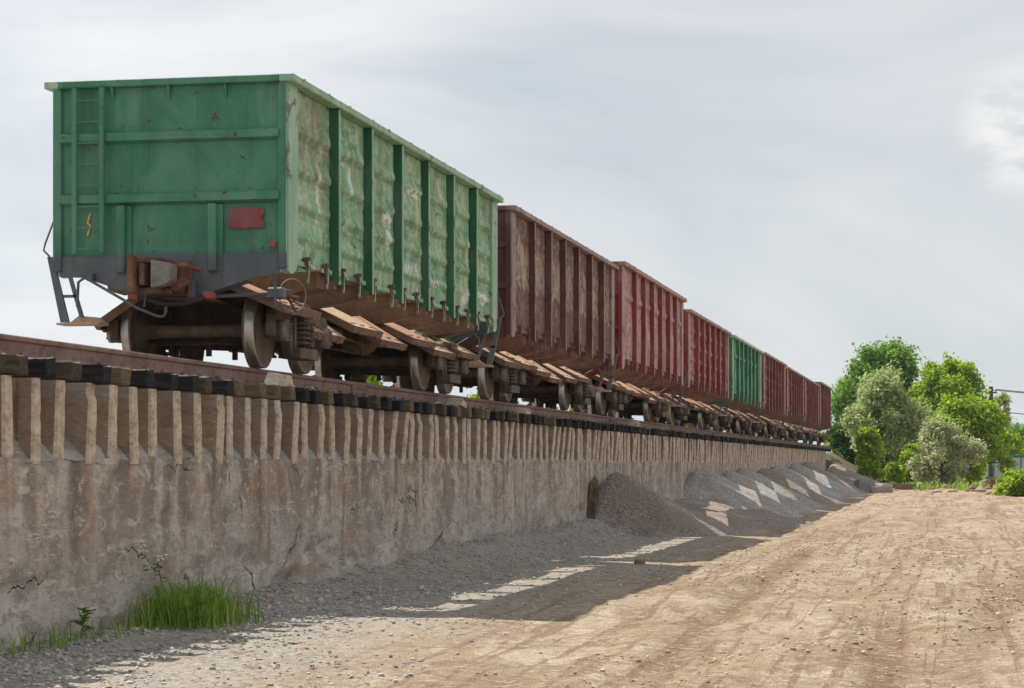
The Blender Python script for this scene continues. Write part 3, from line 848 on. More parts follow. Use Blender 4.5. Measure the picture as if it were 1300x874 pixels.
BEAD = [panel_mesh('bead', 100 + k) for k in range(4)]
FLAT = [panel_mesh('flat', 200 + k) for k in range(4)]
FOLD = [panel_mesh('fold', 300 + k) for k in range(4)]
W1 = {-5.07: panel_mesh('bead', 401, [(0.22, 0.60, 0.06, 0.32), (0.2, 0.36, 0.07, 0.22)]),
      -3.41: panel_mesh('bead', 402, [(0.1, 0.62, 0.08, 0.22)]),
      -1.705: panel_mesh('bead', 403, [(0.42, 0.47, 0.28, 0.13), (0.45, 0.36, 0.14, 0.2)]),
      0.0: panel_mesh('bead', 404, [(0.35, 0.74, 0.45, 0.07)] + [(-0.62 + 0.21 * q, 0.205, 0.07, 0.10) for q in range(6)]),
      1.705: panel_mesh('bead', 405, [(-0.55 + 0.2 * q, 0.16, 0.06, 0.07) for q in range(5)]),
      3.41: panel_mesh('bead', 406, [(0.5, 0.13, 0.25, 0.08)]),
      5.07: panel_mesh('bead', 407, [(0.0, 0.17, 0.6, 0.10)])}

# shared part meshes (right-hand ones; left ones are the same turned half round)
b = MB().cbox(XP - 0.005, 1.556, -0.043, 0.043, 1.11, 3.384, 0.008)
b.cbox(1.552, 1.562, -0.038, 0.038, 1.115, 3.38, 0.002, 1)     # chalky outer flange, its brighter light put into the paler coat
me_post = b.mesh('side_post', [m_green_post, m_green_pale])
pts = [(-0.24, 1.36), (-0.24, 3.384), (0.24, 3.384), (0.24, 1.30), (0.19, 1.19), (0.08, 1.12), (-0.06, 1.10), (-0.19, 1.14)]
me_corner = MB().prism(pts, 'x', 1.40, 1.485).mesh('corner_post', [m_green_pale])
b = MB()
b.cbox(1.40, 1.585, -HB - 0.03, HB + 0.03, 3.388, 3.48, 0.01)
for k in range(12):                          # small bends and weld beads along the coaming
    yk = -5.9 + k * 1.07 + 0.2 * math.sin(k * 3)
    b.cbox(1.46, 1.589, yk - 0.03, yk + 0.03, 3.392, 3.489, 0.006)
me_rail = b.mesh('top_coaming', [m_green_pale])
me_sillrail = MB().cbox(1.39, 1.468, -HB + 0.02, HB - 0.02, 1.235, 1.30, 0.008).mesh('side_sill', [m_green_pale])

def latch_mesh():
    b = MB()
    b.cbox(XP + 0.03, XP + 0.075, -0.03, 0.03, 1.315, 1.355, 0.01)
    b.lathe([(XP, 0.024), (XP + 0.085, 0.024), (XP + 0.085, 0.002)], 'x', 8, origin=(0, 0.02, 1.345))
    b.prism([(-0.03, 1.30), (0.022, 1.30), (0.03, 1.14), (0.018, 1.04), (0.0, 1.05), (-0.012, 1.16)], 'x', XP + 0.045, XP + 0.07, 1)
    b.tube([(XP + 0.07, -0.05, 1.36), (XP + 0.08, -0.07, 1.24), (XP + 0.07, -0.06, 1.09)], 0.010, 6)
    b.prism([(-0.10, 1.335), (-0.03, 1.36), (0.02, 1.30), (-0.02, 1.24), (-0.08, 1.27)], 'x', XP + 0.012, XP + 0.05)
    b.tube([(XP + 0.03, 0.03, 1.30), (XP + 0.06, 0.09, 1.25), (XP + 0.05, 0.10, 1.18), (XP + 0.03, 0.06, 1.14)], 0.013, 6)
    b.cbox(XP - 0.02, XP + 0.03, -0.13, 0.12, 1.225, 1.26, 0.008)
    return b.mesh('hatch_latch', [m_under, m_green_pale])
me_latch = latch_mesh()

def hatch_mesh():
    """cover hinged at x = 0, running out to x = 1.23"""
    b = MB()
    LX, HY = 1.23, 0.755
    b.cbox(0, LX, -HY, HY, -0.012, 0.0, 0.003)
    for yk in (-0.5, 0.0, 0.5):
        b.prism([(yk - 0.15, 0.0012), (yk - 0.11, 0.016), (yk + 0.11, 0.016), (yk + 0.15, 0.0012)], 'x', 0.12, LX - 0.12)
    for s in (-1, 1):
        b.cbox(0.0, LX, s * HY - 0.012, s * HY + 0.012, -0.10, 0.004, 0.004, 1)
    b.cbox(LX - 0.012, LX + 0.012, -HY - 0.014, HY + 0.014, -0.095, 0.006, 0.004, 1)
    for yk in (-0.45, 0.45):
        b.cbox(LX + 0.010, LX + 0.04, yk - 0.05, yk + 0.05, -0.10, -0.06, 0.01, 1)
        b.cbox(0.1, LX - 0.02, yk - 0.03, yk + 0.03, -0.09, -0.013, 0.006, 1)
    return b.mesh('floor_hatch', [m_hatch, m_sill])  # dusty plate pale, flanges dark: sunlit top put into the colours
me_hatch = hatch_mesh()

def bearer_mesh():
    b = MB()
    for s in (-1, 1):
        b.prism([(s * 0.17, 1.24), (s * 1.40, 1.24), (s * 1.40, 1.06), (s * 1.0, 0.98), (s * 0.17, 0.90)], 'y', -0.012, 0.012)
        b.prism([(s * 0.17, 0.90), (s * 1.0, 0.98), (s * 1.40, 1.06), (s * 1.40, 1.045), (s * 1.0, 0.962), (s * 0.17, 0.88)], 'y', -0.09, 0.09)
        b.box(min(s * 0.17, s * 1.40), max(s * 0.17, s * 1.40), -0.085, 0.085, 1.242, 1.256)
        b.prism([(s * 1.36, 1.20), (s * 1.50, 1.16), (s * 1.50, 1.06), (s * 1.36, 1.02)], 'y', -0.07, 0.07)
    return b.mesh('cross_bearer', [m_sill])
me_bearer = bearer_mesh()
b = MB()
b.cbox(-0.165, 0.165, -HB + 0.1, HB - 0.1, 0.86, 1.262, 0.012)
b.box(-0.24, 0.24, -HB + 0.12, HB - 0.12, 0.845, 0.858)
b.prism([(-0.23, 1.264), (0.23, 1.264), (0.0, 1.36)], 'y', -HB + 0.1, HB - 0.1)
me_spine = b.mesh('centre_sill', [m_sill])
b = MB()
for s in (-1, 1):
    b.prism([(s * 0.17, 1.245), (s * 1.40, 1.245), (s * 1.40, 1.05), (s * 0.9, 0.93), (s * 0.17, 0.86)], 'y', -0.17, 0.17)
me_bolster = b.mesh('body_bolster', [m_sill])

# bogie parts
b = MB()
prof = [(-1.13, 0.0), (-1.13, 0.062), (-1.0, 0.066), (-0.93, 0.075), (-0.88, 0.095), (-0.86, 0.11), (-0.86, 0.20), (-0.83, 0.22), (-0.82, 0.37), (-0.862, 0.405), (-0.862, 0.455), (-0.855, 0.4735),
        (-0.765, 0.4755), (-0.752, 0.485), (-0.742, 0.503), (-0.730, 0.506), (-0.722, 0.495), (-0.722, 0.405), (-0.755, 0.37), (-0.765, 0.22), (-0.70, 0.17), (-0.69, 0.105), (-0.55, 0.090), (-0.4, 0.0825)]
ms = [0] * 10 + [1, 1, 1] + [0] * 10
prof = prof + [(-t, r) for t, r in prof[::-1]]
ms = ms + [0] + ms[::-1]
b.lathe(prof, 'x', 48, ms=ms)
me_wheelset = b.mesh('wheelset', [m_axle, m_tread])
b = MB()
x0, x1 = 0.955, 1.085
b.prism([(-1.17, 0.66), (-1.10, 0.76), (-0.72, 0.76), (-0.45, 0.83), (0.45, 0.83), (0.72, 0.76), (1.10, 0.76), (1.17, 0.66), (1.17, 0.60), (0.68, 0.60), (0.42, 0.70), (-0.42, 0.70), (-0.68, 0.60), (-1.17, 0.60)], 'x', x0, x1)
for s in (-1, 1):
    b.prism([(s * 0.70, 0.62), (s * 0.52, 0.62), (s * 0.30, 0.30), (s * 0.30, 0.16), (s * 0.44, 0.16)], 'x', x0 + 0.004, x1 - 0.004)
    b.prism([(s * 0.44, 0.71), (s * 0.34, 0.71), (s * 0.32, 0.25), (s * 0.42, 0.25)], 'x', x0 - 0.02, x1 + 0.02)
    b.box(x0 + 0.01, x1 - 0.01, s * 1.17 - 0.03, s * 1.17 + 0.03, 0.40, 0.615)
    b.box(x0 + 0.01, x1 - 0.01, s * 0.68 - 0.04, s * 0.68 + 0.04, 0.42, 0.63)
b.prism([(-0.42, 0.155), (0.42, 0.155), (0.40, 0.29), (-0.40, 0.29)], 'x', x0 - 0.07, x1 + 0.09)
me_frame = b.mesh('side_frame', [m_bogie])
b = MB()
b.cbox(0.94, 1.13, -0.15, 0.15, 0.345, 0.60, 0.02)
b.lathe([(1.12, 0.135), (1.175, 0.135), (1.18, 0.12)], 'x', 20, origin=(0, 0, 0.475), m=1)
b.lathe([(1.18, 0.12), (1.168, 0.105), (1.172, 0.002)], 'x', 20, origin=(0, 0, 0.475))
for k in range(4):
    a = R(45 + 90 * k)
    b.lathe([(1.17, 0.018), (1.195, 0.018), (1.195, 0.002)], 'x', 6, origin=(0, 0.11 * math.cos(a), 0.475 + 0.11 * math.sin(a)), smooth=False, m=1)
me_axlebox = b.mesh('axle_box', [m_bogie, m_cap])
b = MB()
for yk in (-0.2, 0.0, 0.2):
    N = 62; turns = 5.0
    b.tube([(1.085 + 0.085 * math.cos(2 * math.pi * turns * i / N), yk + 0.085 * math.sin(2 * math.pi * turns * i / N), 0.305 + 0.315 * i / N) for i in range(N + 1)], 0.0165, 6)
me_spring = b.mesh('spring_nest', [m_bogie])
b = MB()
b.prism([(-1.16, 0.63), (-1.16, 0.78), (-0.5, 0.85), (0.5, 0.85), (1.16, 0.78), (1.16, 0.63), (0.5, 0.46), (-0.5, 0.46)], 'y', -0.20, 0.20)
b.lathe([(0.83, 0.22), (0.93, 0.22), (0.93, 0.01)], 'z', 20)
me_bolst = b.mesh('bogie_bolster', [m_bogie])
b = MB()
b.tube([(-0.92, 0, 0.36), (0.92, 0, 0.36)], 0.035, 8)
b.tube([(-0.88, 0, 0.36), (0, 0.28, 0.33), (0.88, 0, 0.36)], 0.028, 8)
for s in (-1, 1):
    b.prism([(-0.06, 0.25), (0.03, 0.22), (0.06, 0.47), (-0.03, 0.56)], 'x', s * 0.79 - 0.045, s * 0.79 + 0.045)
    b.box(s * 0.79 - 0.015, s * 0.79 + 0.015, -0.02, 0.02, 0.40, 0.72)
b.box(-0.03, 0.03, 0.10, 0.16, 0.18, 0.75)
me_brake = b.mesh('brake_beam', [m_bogie])

def add_bogie(w, y):
    g = empty('bogie', (0, y, 0), 0, w)
    for s in (-1, 1):
        inst('wheelset', me_wheelset, g, (0, s * 0.925, 0.475), (R(rnd.uniform(0, 90)), 0, 0))
    for rz in (0, math.pi):
        inst('side_frame', me_frame, g, (0, 0, 0), (0, 0, rz))
        inst('spring_nest', me_spring, g, (0, 0, 0), (0, 0, rz))
        for s in (-1, 1):
            inst('axle_box', me_axlebox, g, (0, s * 0.925, 0), (0, 0, rz))
    inst('bogie_bolster', me_bolst, g)
    inst('brake_beam', me_brake, g, (0, 0.40, 0))
    inst('brake_beam', me_brake, g, (0, -0.40, 0), (0, 0, math.pi))
    return g

# end wall, drawn for the near end (facing -y); y = 0 is the sheet
def end_sheet():
    nu, nv = 70, 50
    gu, gv = np.meshgrid(np.linspace(-1.37, 1.37, nu), np.linspace(1.16, 3.385, nv))
    d = 0.018 * fbm(gu * 1.2, gv * 1.5, 71, 3) + 0.02 * np.clip(fbm(gu * 0.9 + 3, gv * 1.3, 72, 2), 0, 1)
    for zc in (1.92, 1.72, 1.47):
        d -= 0.010 * np.clip(1 - np.abs(gv - zc) / 0.018, 0, 1) * (np.abs(gu) < 1.3)
    verts = np.stack([gu.ravel(), -d.ravel(), gv.ravel()], 1)
    q = grid_quads(nu, nv); nvv = len(verts); inner = verts.copy(); inner[:, 1] += 0.012
    return np_mesh('end_wall', np.concatenate([verts, inner]), np.concatenate([q, q[:, ::-1] + nvv]), [m_green], True)
me_end = end_sheet()
def hrib(z, hh=0.085, d=0.085):
    b = MB()
    b.prism([(0.01, z - hh), (-d, z - hh * 0.55), (-d, z + hh * 0.55), (0.01, z + hh)], 'x', -1.395, 1.395)
    return b.mesh('end_rib', [m_green])
me_hr = [hrib(2.78), hrib(2.03)]
b = MB(); b.cbox(-0.055, 0.055, -0.10, 0.012, 1.13, 1.945, 0.012); b.box(0.055, 0.12, -0.035, 0.01, 1.135, 1.94)
me_vp = b.mesh('end_post', [m_green])
me_etop = MB().cbox(-1.40, 1.40, -0.095, 0.05, 3.388, 3.478, 0.012).mesh('end_coaming', [m_green])
b = MB()
b.cbox(-0.055, 0.055, -0.055, 0.05, 1.15, 3.384, 0.012)
me_ecorner = b.mesh('end_corner_strip', [m_green])
me_stile = MB().cbox(-0.032, 0.032, -0.02, 0.02, 1.36, 3.38, 0.006).mesh('stile', [m_green])
me_rung = MB().tube([(-0.165, 0, 0), (0.165, 0, 0)], 0.011, 6).mesh('rung', [m_green])
me_gus = MB().prism([(0.0, 3.385), (-0.07, 3.385), (-0.05, 3.30), (0.0, 3.20)], 'x', -0.012, 0.012).mesh('gusset', [m_green])
b = MB()
b.prism([(-1.40, 1.34), (1.40, 1.34), (1.40, 1.10), (0.98, 1.03), (0.55, 0.90), (0.40, 0.86), (-0.40, 0.86), (-0.60, 0.92), (-0.98, 1.05), (-1.12, 1.08), (-1.40, 1.09)], 'y', -0.028, -0.018)
b.prism([(0.98, 1.03), (0.40, 0.86), (-0.40, 0.86), (-0.98, 1.05), (-0.98, 1.04), (-0.40, 0.845), (0.40, 0.845), (0.98, 1.02)], 'y', -0.03, 0.25)
me_ebeam = b.mesh('end_beam', [m_grey])

def coupler_parts(w, y, s):
    """automatic coupler; s = -1 at the near end, +1 at the far end"""
    c = empty('coupler', (0, y, 1.06), 0 if s < 0 else math.pi, w)
    b = MB()                                  # striker housing on the end beam
    b.cbox(-0.30, 0.30, -0.09, -0.03, -0.20, 0.20, 0.02)
    b.cbox(-0.24, -0.18, -0.24, -0.08, -0.19, 0.17, 0.012)
    b.cbox(0.18, 0.24, -0.24, -0.08, -0.19, 0.17, 0.012)
    b.build('striker_housing', m_coupler, c)
    b = MB()
    b.cbox(-0.11, 0.11, -0.42, -0.05, -0.10, 0.10, 0.02)
    b.build('coupler_shank', m_coupler, c)
    b = MB()                                  # head: guard plate, gap and claw
    b.cbox(-0.27, -0.20, -0.74, -0.36, -0.235, 0.225, 0.018)
    b.cbox(-0.22, 0.06, -0.52, -0.36, 0.14, 0.215, 0.014)
    b.cbox(-0.22, 0.06, -0.52, -0.36, -0.22, -0.15, 0.014)
    b.cbox(-0.17, -0.10, -0.62, -0.38, -0.13, 0.13, 0.014)
    b.cbox(-0.22, 0.16, -0.40, -0.33, -0.22, 0.2, 0.014)
    b.build('coupler_head', m_coupler, c)
    b = MB()
    b.prism([(0.0, -0.16), (0.0, 0.165), (0.07, 0.155), (0.23, 0.125), (0.25, 0.09), (0.235, -0.08), (0.17, -0.13)], 'y', -0.66, -0.42)
    b.build('coupler_claw', m_cap, c)
    b = MB()
    b.tube([(0.22, -0.44, 0.10), (0.30, -0.42, 0.12), (0.40, -0.36, 0.10), (0.46, -0.2, 0.07)], 0.03, 8)
    b.prism([(0.05, -0.13), (0.33, -0.02), (0.38, -0.10), (0.22, -0.19)], 'y', -0.40, -0.32)
    b.build('lock_lifter', m_coupler, c)
    return c
def lever(w, y, s):
    g = empty('uncoupling_lever', (0, y, 0), 0 if s < 0 else math.pi, w)
    b = MB()
    b.tube([(-1.15, -0.10, 0.72), (-1.13, -0.11, 1.02), (-1.05, -0.12, 1.07), (-0.98, -0.12, 1.04), (-0.35, -0.16, 0.69), (-0.08, -0.2, 0.585), (0.0, -0.22, 0.58), (0.03, -0.22, 0.63), (0.03, -0.22, 0.76)], 0.019, 8)
    b.build('lever_rod', m_grey, g)
    MB().cbox(-1.02, -0.94, -0.13, -0.02, 1.03, 1.13, 0.012).build('lever_bracket', m_grey, g)
    MB().cbox(0.28, 0.36, -0.16, -0.02, 0.80, 1.02, 0.012).build('lever_bracket', m_grey, g)
    b = MB()
    b.tube([(-0.26, -0.18, 0.70), (-0.22, -0.18, 0.92), (-0.10, -0.2, 1.12)], 0.012, 6)
    b.build('lift_chain', m_grey, g)
def hose(w, y, s):
    g = empty('brake_hose', (0, y, 0), 0 if s < 0 else math.pi, w)
    b = MB()
    b.tube([(-0.40, -0.06, 0.83), (-0.24, -0.14, 0.80), (0.0, -0.24, 0.735), (0.25, -0.26, 0.72), (0.45, -0.22, 0.78), (0.52, -0.10, 0.83)], 0.03, 8)
    b.build('hose_tube', m_hose, g)
    MB().cbox(-0.50, -0.36, -0.12, -0.02, 0.79, 0.87, 0.015).build('end_cock', m_redpart, g)
    MB().cbox(0.47, 0.60, -0.18, -0.04, 0.79, 0.88, 0.015).build('end_cock', m_redpart, g)
def corner_step(w, y, s):
    g = empty('corner_step', (0, y, 0), 0 if s < 0 else math.pi, w)
    b = MB()
    b.prism([(-1.56, 1.34), (-1.49, 1.34), (-1.28, 0.53), (-1.38, 0.50)], 'y', -0.05, 0.0)
    b.prism([(-1.30, 1.10), (-1.255, 1.10), (-1.10, 0.60), (-1.15, 0.60)], 'y', -0.03, 0.01)
    b.box(-1.45, -1.18, -0.03, 0.0, 0.84, 0.875)
    b.build('step_hanger', m_grey, g)
    b = MB()
    b.cbox(-1.40, -0.84, -0.16, 0.16, 0.50, 0.53, 0.008)
    b.prism([(-1.30, 0.531), (-0.86, 0.531), (-0.95, 0.60), (-1.18, 0.62)], 'y', 0.02, 0.16)
    b.build('tread_plate', m_hatch, g)
    b = MB()
    b.tube([(-1.53, -0.03, 1.34), (-1.60, -0.06, 1.42), (-1.58, -0.06, 1.50), (-1.45, -0.03, 1.86)], 0.013, 6)
    b.build('grab_handle', m_grey, g)

def scribble(name, mat, pts, parent, y):
    b = MB(); n = len(pts)
    vs = [(p[0], y, p[1]) for p in pts] + [(p[0], y + 0.002, p[1]) for p in pts]
    b.add(vs, [list(range(n)), list(range(2 * n - 1, n - 1, -1))] + [(i, n + i, n + (i + 1) % n, (i + 1) % n) for i in range(n)])
    return b.build(name, mat, parent)

def wagon(i, yc, label, side, post, pale, end, panels, dz=0.0, marks=None, first=False, lowend=None, lean=0.0, rz=0.0, dx=0.0):
    w = empty('open_freight_wagon', (XT + dx, yc, ZR), rz)
    tag(w, label, 'freight wagon', 'open freight wagons standing in one train on the wall')
    sc = (1, 1, 1)
    body_dz = dz
    def up(o):
        """taller bodies: stretch what stands above the sill"""
        if dz:
            o.scale.z = (3.48 + dz - 1.2) / (3.48 - 1.2); o.location.z += 1.2 - 1.2 * o.scale.z
        return o
    for rz2 in (0, math.pi):
        for k, yb in enumerate(BAY):
            yy_ = yb if rz2 == 0 else -yb
            if marks and rz2 == 0: me_ = marks[yb]
            else: me_ = panels[(k + i) % len(panels)]
            up(inst('side_panel', me_, w, (0, yb, 0), (0, 0, rz2), side))
        for yp in POST:
            o = up(inst('side_post', me_post, w, (0, yp, 0), (0, R(rnd.uniform(-0.25, 0.25)), rz2 + R(rnd.uniform(-1, 1))), post))
            o.material_slots[1].link = 'OBJECT'; o.material_slots[1].material = pale
        for yp in (-HB + 0.25, HB - 0.25):
            up(inst('corner_post', me_corner, w, (0, yp, 0), (0, 0, rz2), pale))
        up(inst('top_coaming', me_rail, w, (0, 0, 0), (0, 0, rz2), pale))
        inst('side_sill', me_sillrail, w, (0, 0, 0), (0, 0, rz2), post if not first else pale)
        for k, yb in enumerate(sorted(BAY)):
            ang = rnd.uniform(25, 34)
            if first and rz2 == 0: ang = (23, 35, 26, 31, 25, 30, 27)[k]
            yh = yb * 0.985
            hm = m_hatch_red if (rnd.random() < 0.25) else m_hatch
            inst('floor_hatch', me_hatch, w, (0.17 if rz2 == 0 else -0.17, yh, 1.235), (0, R(ang), rz2), hm)
    for yb in BAY:
        for q in (-0.42, 0.40):
            o = inst('hatch_latch', me_latch, w, (0, yb + q, 0), (R(rnd.uniform(-5, 5)), 0, 0))
            if not first:
                o.material_slots[1].link = 'OBJECT'; o.material_slots[1].material = m_sill
    for yp in POST:
        inst('cross_bearer', me_bearer, w, (0, yp, 0))
    for yp in (-4.6, 4.6):
        inst('body_bolster', me_bolster, w, (0, yp, 0))
    inst('centre_sill', me_spine, w)
    add_bogie(w, -4.325); add_bogie(w, 4.325)
    # brake gear slung between the bogies
    b = MB()
    b.lathe([(-0.45, 0.01), (-0.45, 0.2), (0.2, 0.2), (0.3, 0.12), (0.5, 0.05), (0.5, 0.01)], 'y', 20, origin=(0.55, 0.6, 0.66))
    if first or i < 4: b.build('brake_cylinder', m_under, w)
    b = MB()
    b.lathe([(-0.5, 0.01), (-0.47, 0.16), (0.47, 0.16), (0.5, 0.01)], 'y', 20, origin=(-0.5, -0.9, 0.66))
    if first or i < 4: b.build('air_tank', m_under, w)
    b = MB()
    b.tube([(0.42, -HB + 0.1, 0.82), (0.40, -3, 0.80), (0.42, 3, 0.80), (0.42, HB - 0.1, 0.82)], 0.02, 6)
    b.tube([(0.12, -3.4, 0.55), (0.10, 3.4, 0.55)], 0.022, 6)
    b.build('brake_pipe', m_under, w)
    if i < 5:                                # rods and levers of the brake rigging
        for yb_ in (-4.325, 4.325):
            b = MB()
            for q in (-1, 1):
                b.tube([(0.55 * q, yb_ - 0.55, 0.22), (0.60 * q, yb_, 0.20), (0.55 * q, yb_ + 0.55, 0.22)], 0.022, 6)
                b.cbox(0.55 * q - 0.025, 0.55 * q + 0.025, yb_ + q * 0.42 - 0.03, yb_ + q * 0.42 + 0.03, 0.20, 0.78, 0.008)
            b.tube([(-0.75, yb_ + 0.62, 0.40), (0.75, yb_ + 0.62, 0.40)], 0.05, 8)
            b.tube([(-0.75, yb_ - 0.62, 0.40), (0.75, yb_ - 0.62, 0.40)], 0.05, 8)
            b.build('brake_rigging', m_bogie, w)
        b = MB()
        b.tube([(0.75, -3.0, 0.66), (0.72, 0.2, 0.58), (0.7, 3.0, 0.66)], 0.02, 6)
        b.prism([(-0.04, 0.40), (0.04, 0.40), (0.05, 0.92), (-0.05, 0.92)], 'x', 0.70, 0.73)
        b.tube([(-0.8, 1.2, 0.70), (0.8, 1.2, 0.70)], 0.03, 6)
        b.build('brake_lever', m_under, w)
    for s in (-1, 1):
        ye = s * (HB - 0.06); rz2 = 0 if s < 0 else math.pi
        def e(name, me_, loc, mat=None):
            o = inst(name, me_, w, (loc[0] * (1 if s < 0 else -1), ye + loc[1] * (1 if s < 0 else -1), loc[2]), (0, 0, rz2), mat)
            return o
        up(e('end_wall', me_end, (0, 0, 0), end))
        for m_ in me_hr: up(e('end_rib', m_, (0, 0, 0), end))
        up(e('end_coaming', me_etop, (0, 0, 0), end))
        for xk in (-0.60, 0.56): e('end_post', me_vp, (xk, 0, 0), end)
        for xk in (-1.43, 1.43): up(e('end_corner_strip', me_ecorner, (xk, 0, 0), end))
        for xk in (-0.72, 0.0, 0.72): up(e('gusset', me_gus, (xk, -0.002, 0), end))
        e('end_beam', me_ebeam, (0, 0, 0), lowend)
        lad = up(empty('ladder', (0, 0, 0), 0, w))
        for xk in (-1.18, -0.83):
            inst('stile', me_stile, lad, (xk * -s, ye + s * 0.11, 0), (0, 0, rz2), end)
        for k in range(8):
            inst('rung', me_rung, lad, (-1.005 * -s, ye + s * 0.11, 1.42 + 0.258 * k), (0, 0, rz2), end)
        if i < 4:
            coupler_parts(w, ye, s); 
        else:
            b = MB(); b.cbox(-0.2, 0.2, min(s * 0.03, s * 0.62), max(s * 0.03, s * 0.62), -0.2, 0.2, 0.02)
            b.build('coupler', m_coupler, w, (0, ye, 1.06))
        if i < 3:
            lever(w, ye, s); hose(w, ye, s)
        corner_step(w, ye, s)
    return w

Y_W1 = 25.75 + HB
PITCH = 13.92
specs = [
 ('green open freight wagon with ladder and red daub on its end, nearest in the train', m_green_side, m_green_post, m_green_pale, m_green, BEAD, 0.0),
 ('maroon wagon with cream peeling paint coupled right behind the nearest green wagon', m_brown_side, m_brown_post, m_brown_pale, m_brown_post, FLAT, 0.0),
 ('taller red wagon with pinkish bulging side sheets, third in the train', m_red_side, m_red_post, m_red_pale, m_red_post, FOLD, 0.22),
 ('bright red flaking wagon between the taller red one and the far green one', m_red2_side, m_red_post, m_red_pale, m_red_post, BEAD, 0.0),
 ('smaller looking deep green wagon farther along the train between red and maroon wagons', m_green2_side, m_green2_post, m_green_pale, m_green2_post, FOLD, 0.0),
 ('dark maroon wagon coupled directly behind the far deep green wagon', m_mar_side, m_mar_post, m_red_pale, m_mar_post, BEAD, 0.05),
 ('dark maroon wagon, second one beyond the far deep green wagon', m_mar_side, m_mar_post, m_red_pale, m_mar_post, FOLD, 0.0),
 ('dark maroon wagon just before the last wagon of the train', m_mar_side, m_mar_post, m_red_pale, m_mar_post, BEAD, 0.0),
 ('last wagon of the train, taller and maroon, standing by the trees', m_mar_side, m_mar_post, m_red_pale, m_mar_post, FOLD, 0.28),
]
for i, (lab, sd, po, pa, en, pn, dz) in enumerate(specs):
    w = wagon(i, Y_W1 + PITCH * i, lab, sd, po, pa, en, pn, dz, W1 if i == 0 else None, i == 0, m_grey if i == 0 else en)
    if i == 0:
        yf = -(HB - 0.06)
        r = random.Random(3)
        pts = [(0.74, 2.00 - .1), (0.80, 1.885), (0.96, 1.895), (1.10, 1.88), (1.19, 1.89), (1.205, 1.82), (1.16, 1.76), (1.20, 1.72), (1.19, 1.64), (1.06, 1.655), (0.92, 1.635), (0.78, 1.65), (0.735, 1.68), (0.76, 1.73), (0.75, 1.78), (0.78, 1.82)]
        pts[0] = (0.765, 1.87)
        scribble('paint_daub', m_patch_red, pts, w, yf - 0.036)
        z = [(-1.02, 1.86), (-1.0, 1.86), (-1.03, 1.75), (-0.995, 1.72), (-1.03, 1.60), (-1.055, 1.58), (-1.05, 1.62), (-1.02, 1.71), (-1.055, 1.75)]
        scribble('paint_daub', m_orange, z, w, yf - 0.034)
        b = MB(); b.cbox(1.27, 1.35, -0.05, 0.0, 1.40, 1.48, 0.01)
        b.build('end_bracket', m_redpart, w, (0, yf - 0.03, 0))
        # pull ring and valve on the near right corner
        g = empty('release_ring', (1.42, yf + 0.42, 0.86), R(-38), w)
        b = MB()
        b.tube([(0, 0.20 * math.cos(2 * math.pi * k / 28), 0.20 * math.sin(2 * math.pi * k / 28)) for k in range(29)], 0.009, 6, cap=False)
        b.build('ring', m_cap, g)
        b = MB()
        b.cbox(-0.06, 0.05, -0.12, -0.02, -0.03, 0.07, 0.015)
        b.tube([(-0.02, -0.08, 0.02), (0.0, -0.02, -0.10), (0.02, 0.04, -0.20)], 0.018, 6)
        b.cbox(-0.03, 0.05, 0.0, 0.07, -0.05, 0.0, 0.012)
        b.build('release_valve', m_coupler, g)
        b = MB()
        b.tube([(0.35, yf + 0.1, 0.835), (1.22, yf + 0.2, 0.87)], 0.026, 8)
        b.tube([(1.30, yf + 0.05, 1.14), (1.31, yf + 0.08, 0.86), (1.30, yf + 0.1, 0.72)], 0.02, 8)
        b.cbox(1.20, 1.40, yf + 0.08, yf + 0.25, 0.80, 0.94, 0.02)
        b.build('brake_shaft', m_grey, w)

# ------------------------------------------------------------------ gravel heaps against the wall
HEAPS = [
 # y, x of the top, height, spread along y, spread out from the wall, material, label
 (51.4, -7.6, 1.52, 4.2, 2.6, m_heap_brown, 'dark brown gravel heap with a rusty plate leaning on its near side'),
 (59.5, -7.0, 0.75, 4.4, 3.4, m_heap_brown, 'low brown gravel heap spreading into the yard behind the plate heap'),
 (69.5, -7.7, 1.42, 3.2, 3.0, m_heap, 'grey gravel heap with a pale ridge just beyond the low brown heap'),
 (76.6, -7.5, 1.30, 2.9, 3.1, m_heap, 'grey gravel heap, the second grey one along the wall'),
 (84.0, -7.7, 1.40, 3.1, 2.9, m_heap, 'grey gravel heap, the third grey one along the wall'),
 (92.5, -7.6, 1.38, 3.3, 3.0, m_heap_brown, 'brownish gravel heap halfway along the row of grey heaps'),
 (101.5, -7.7, 1.46, 3.5, 3.0, m_heap, 'grey gravel heap following the brownish one halfway along'),
 (111.5, -7.6, 1.54, 3.7, 3.2, m_heap, 'grey gravel heap, last but one before the end of the wall'),
 (121.5, -7.7, 1.62, 4.2, 3.4, m_heap_brown, 'tall brownish gravel heap near the far end of the wall'),
 (137.0, -7.0, 1.45, 5.2, 4.0, m_heap_brown, 'farthest brown gravel heap, reaching past the end of the wall'),
]
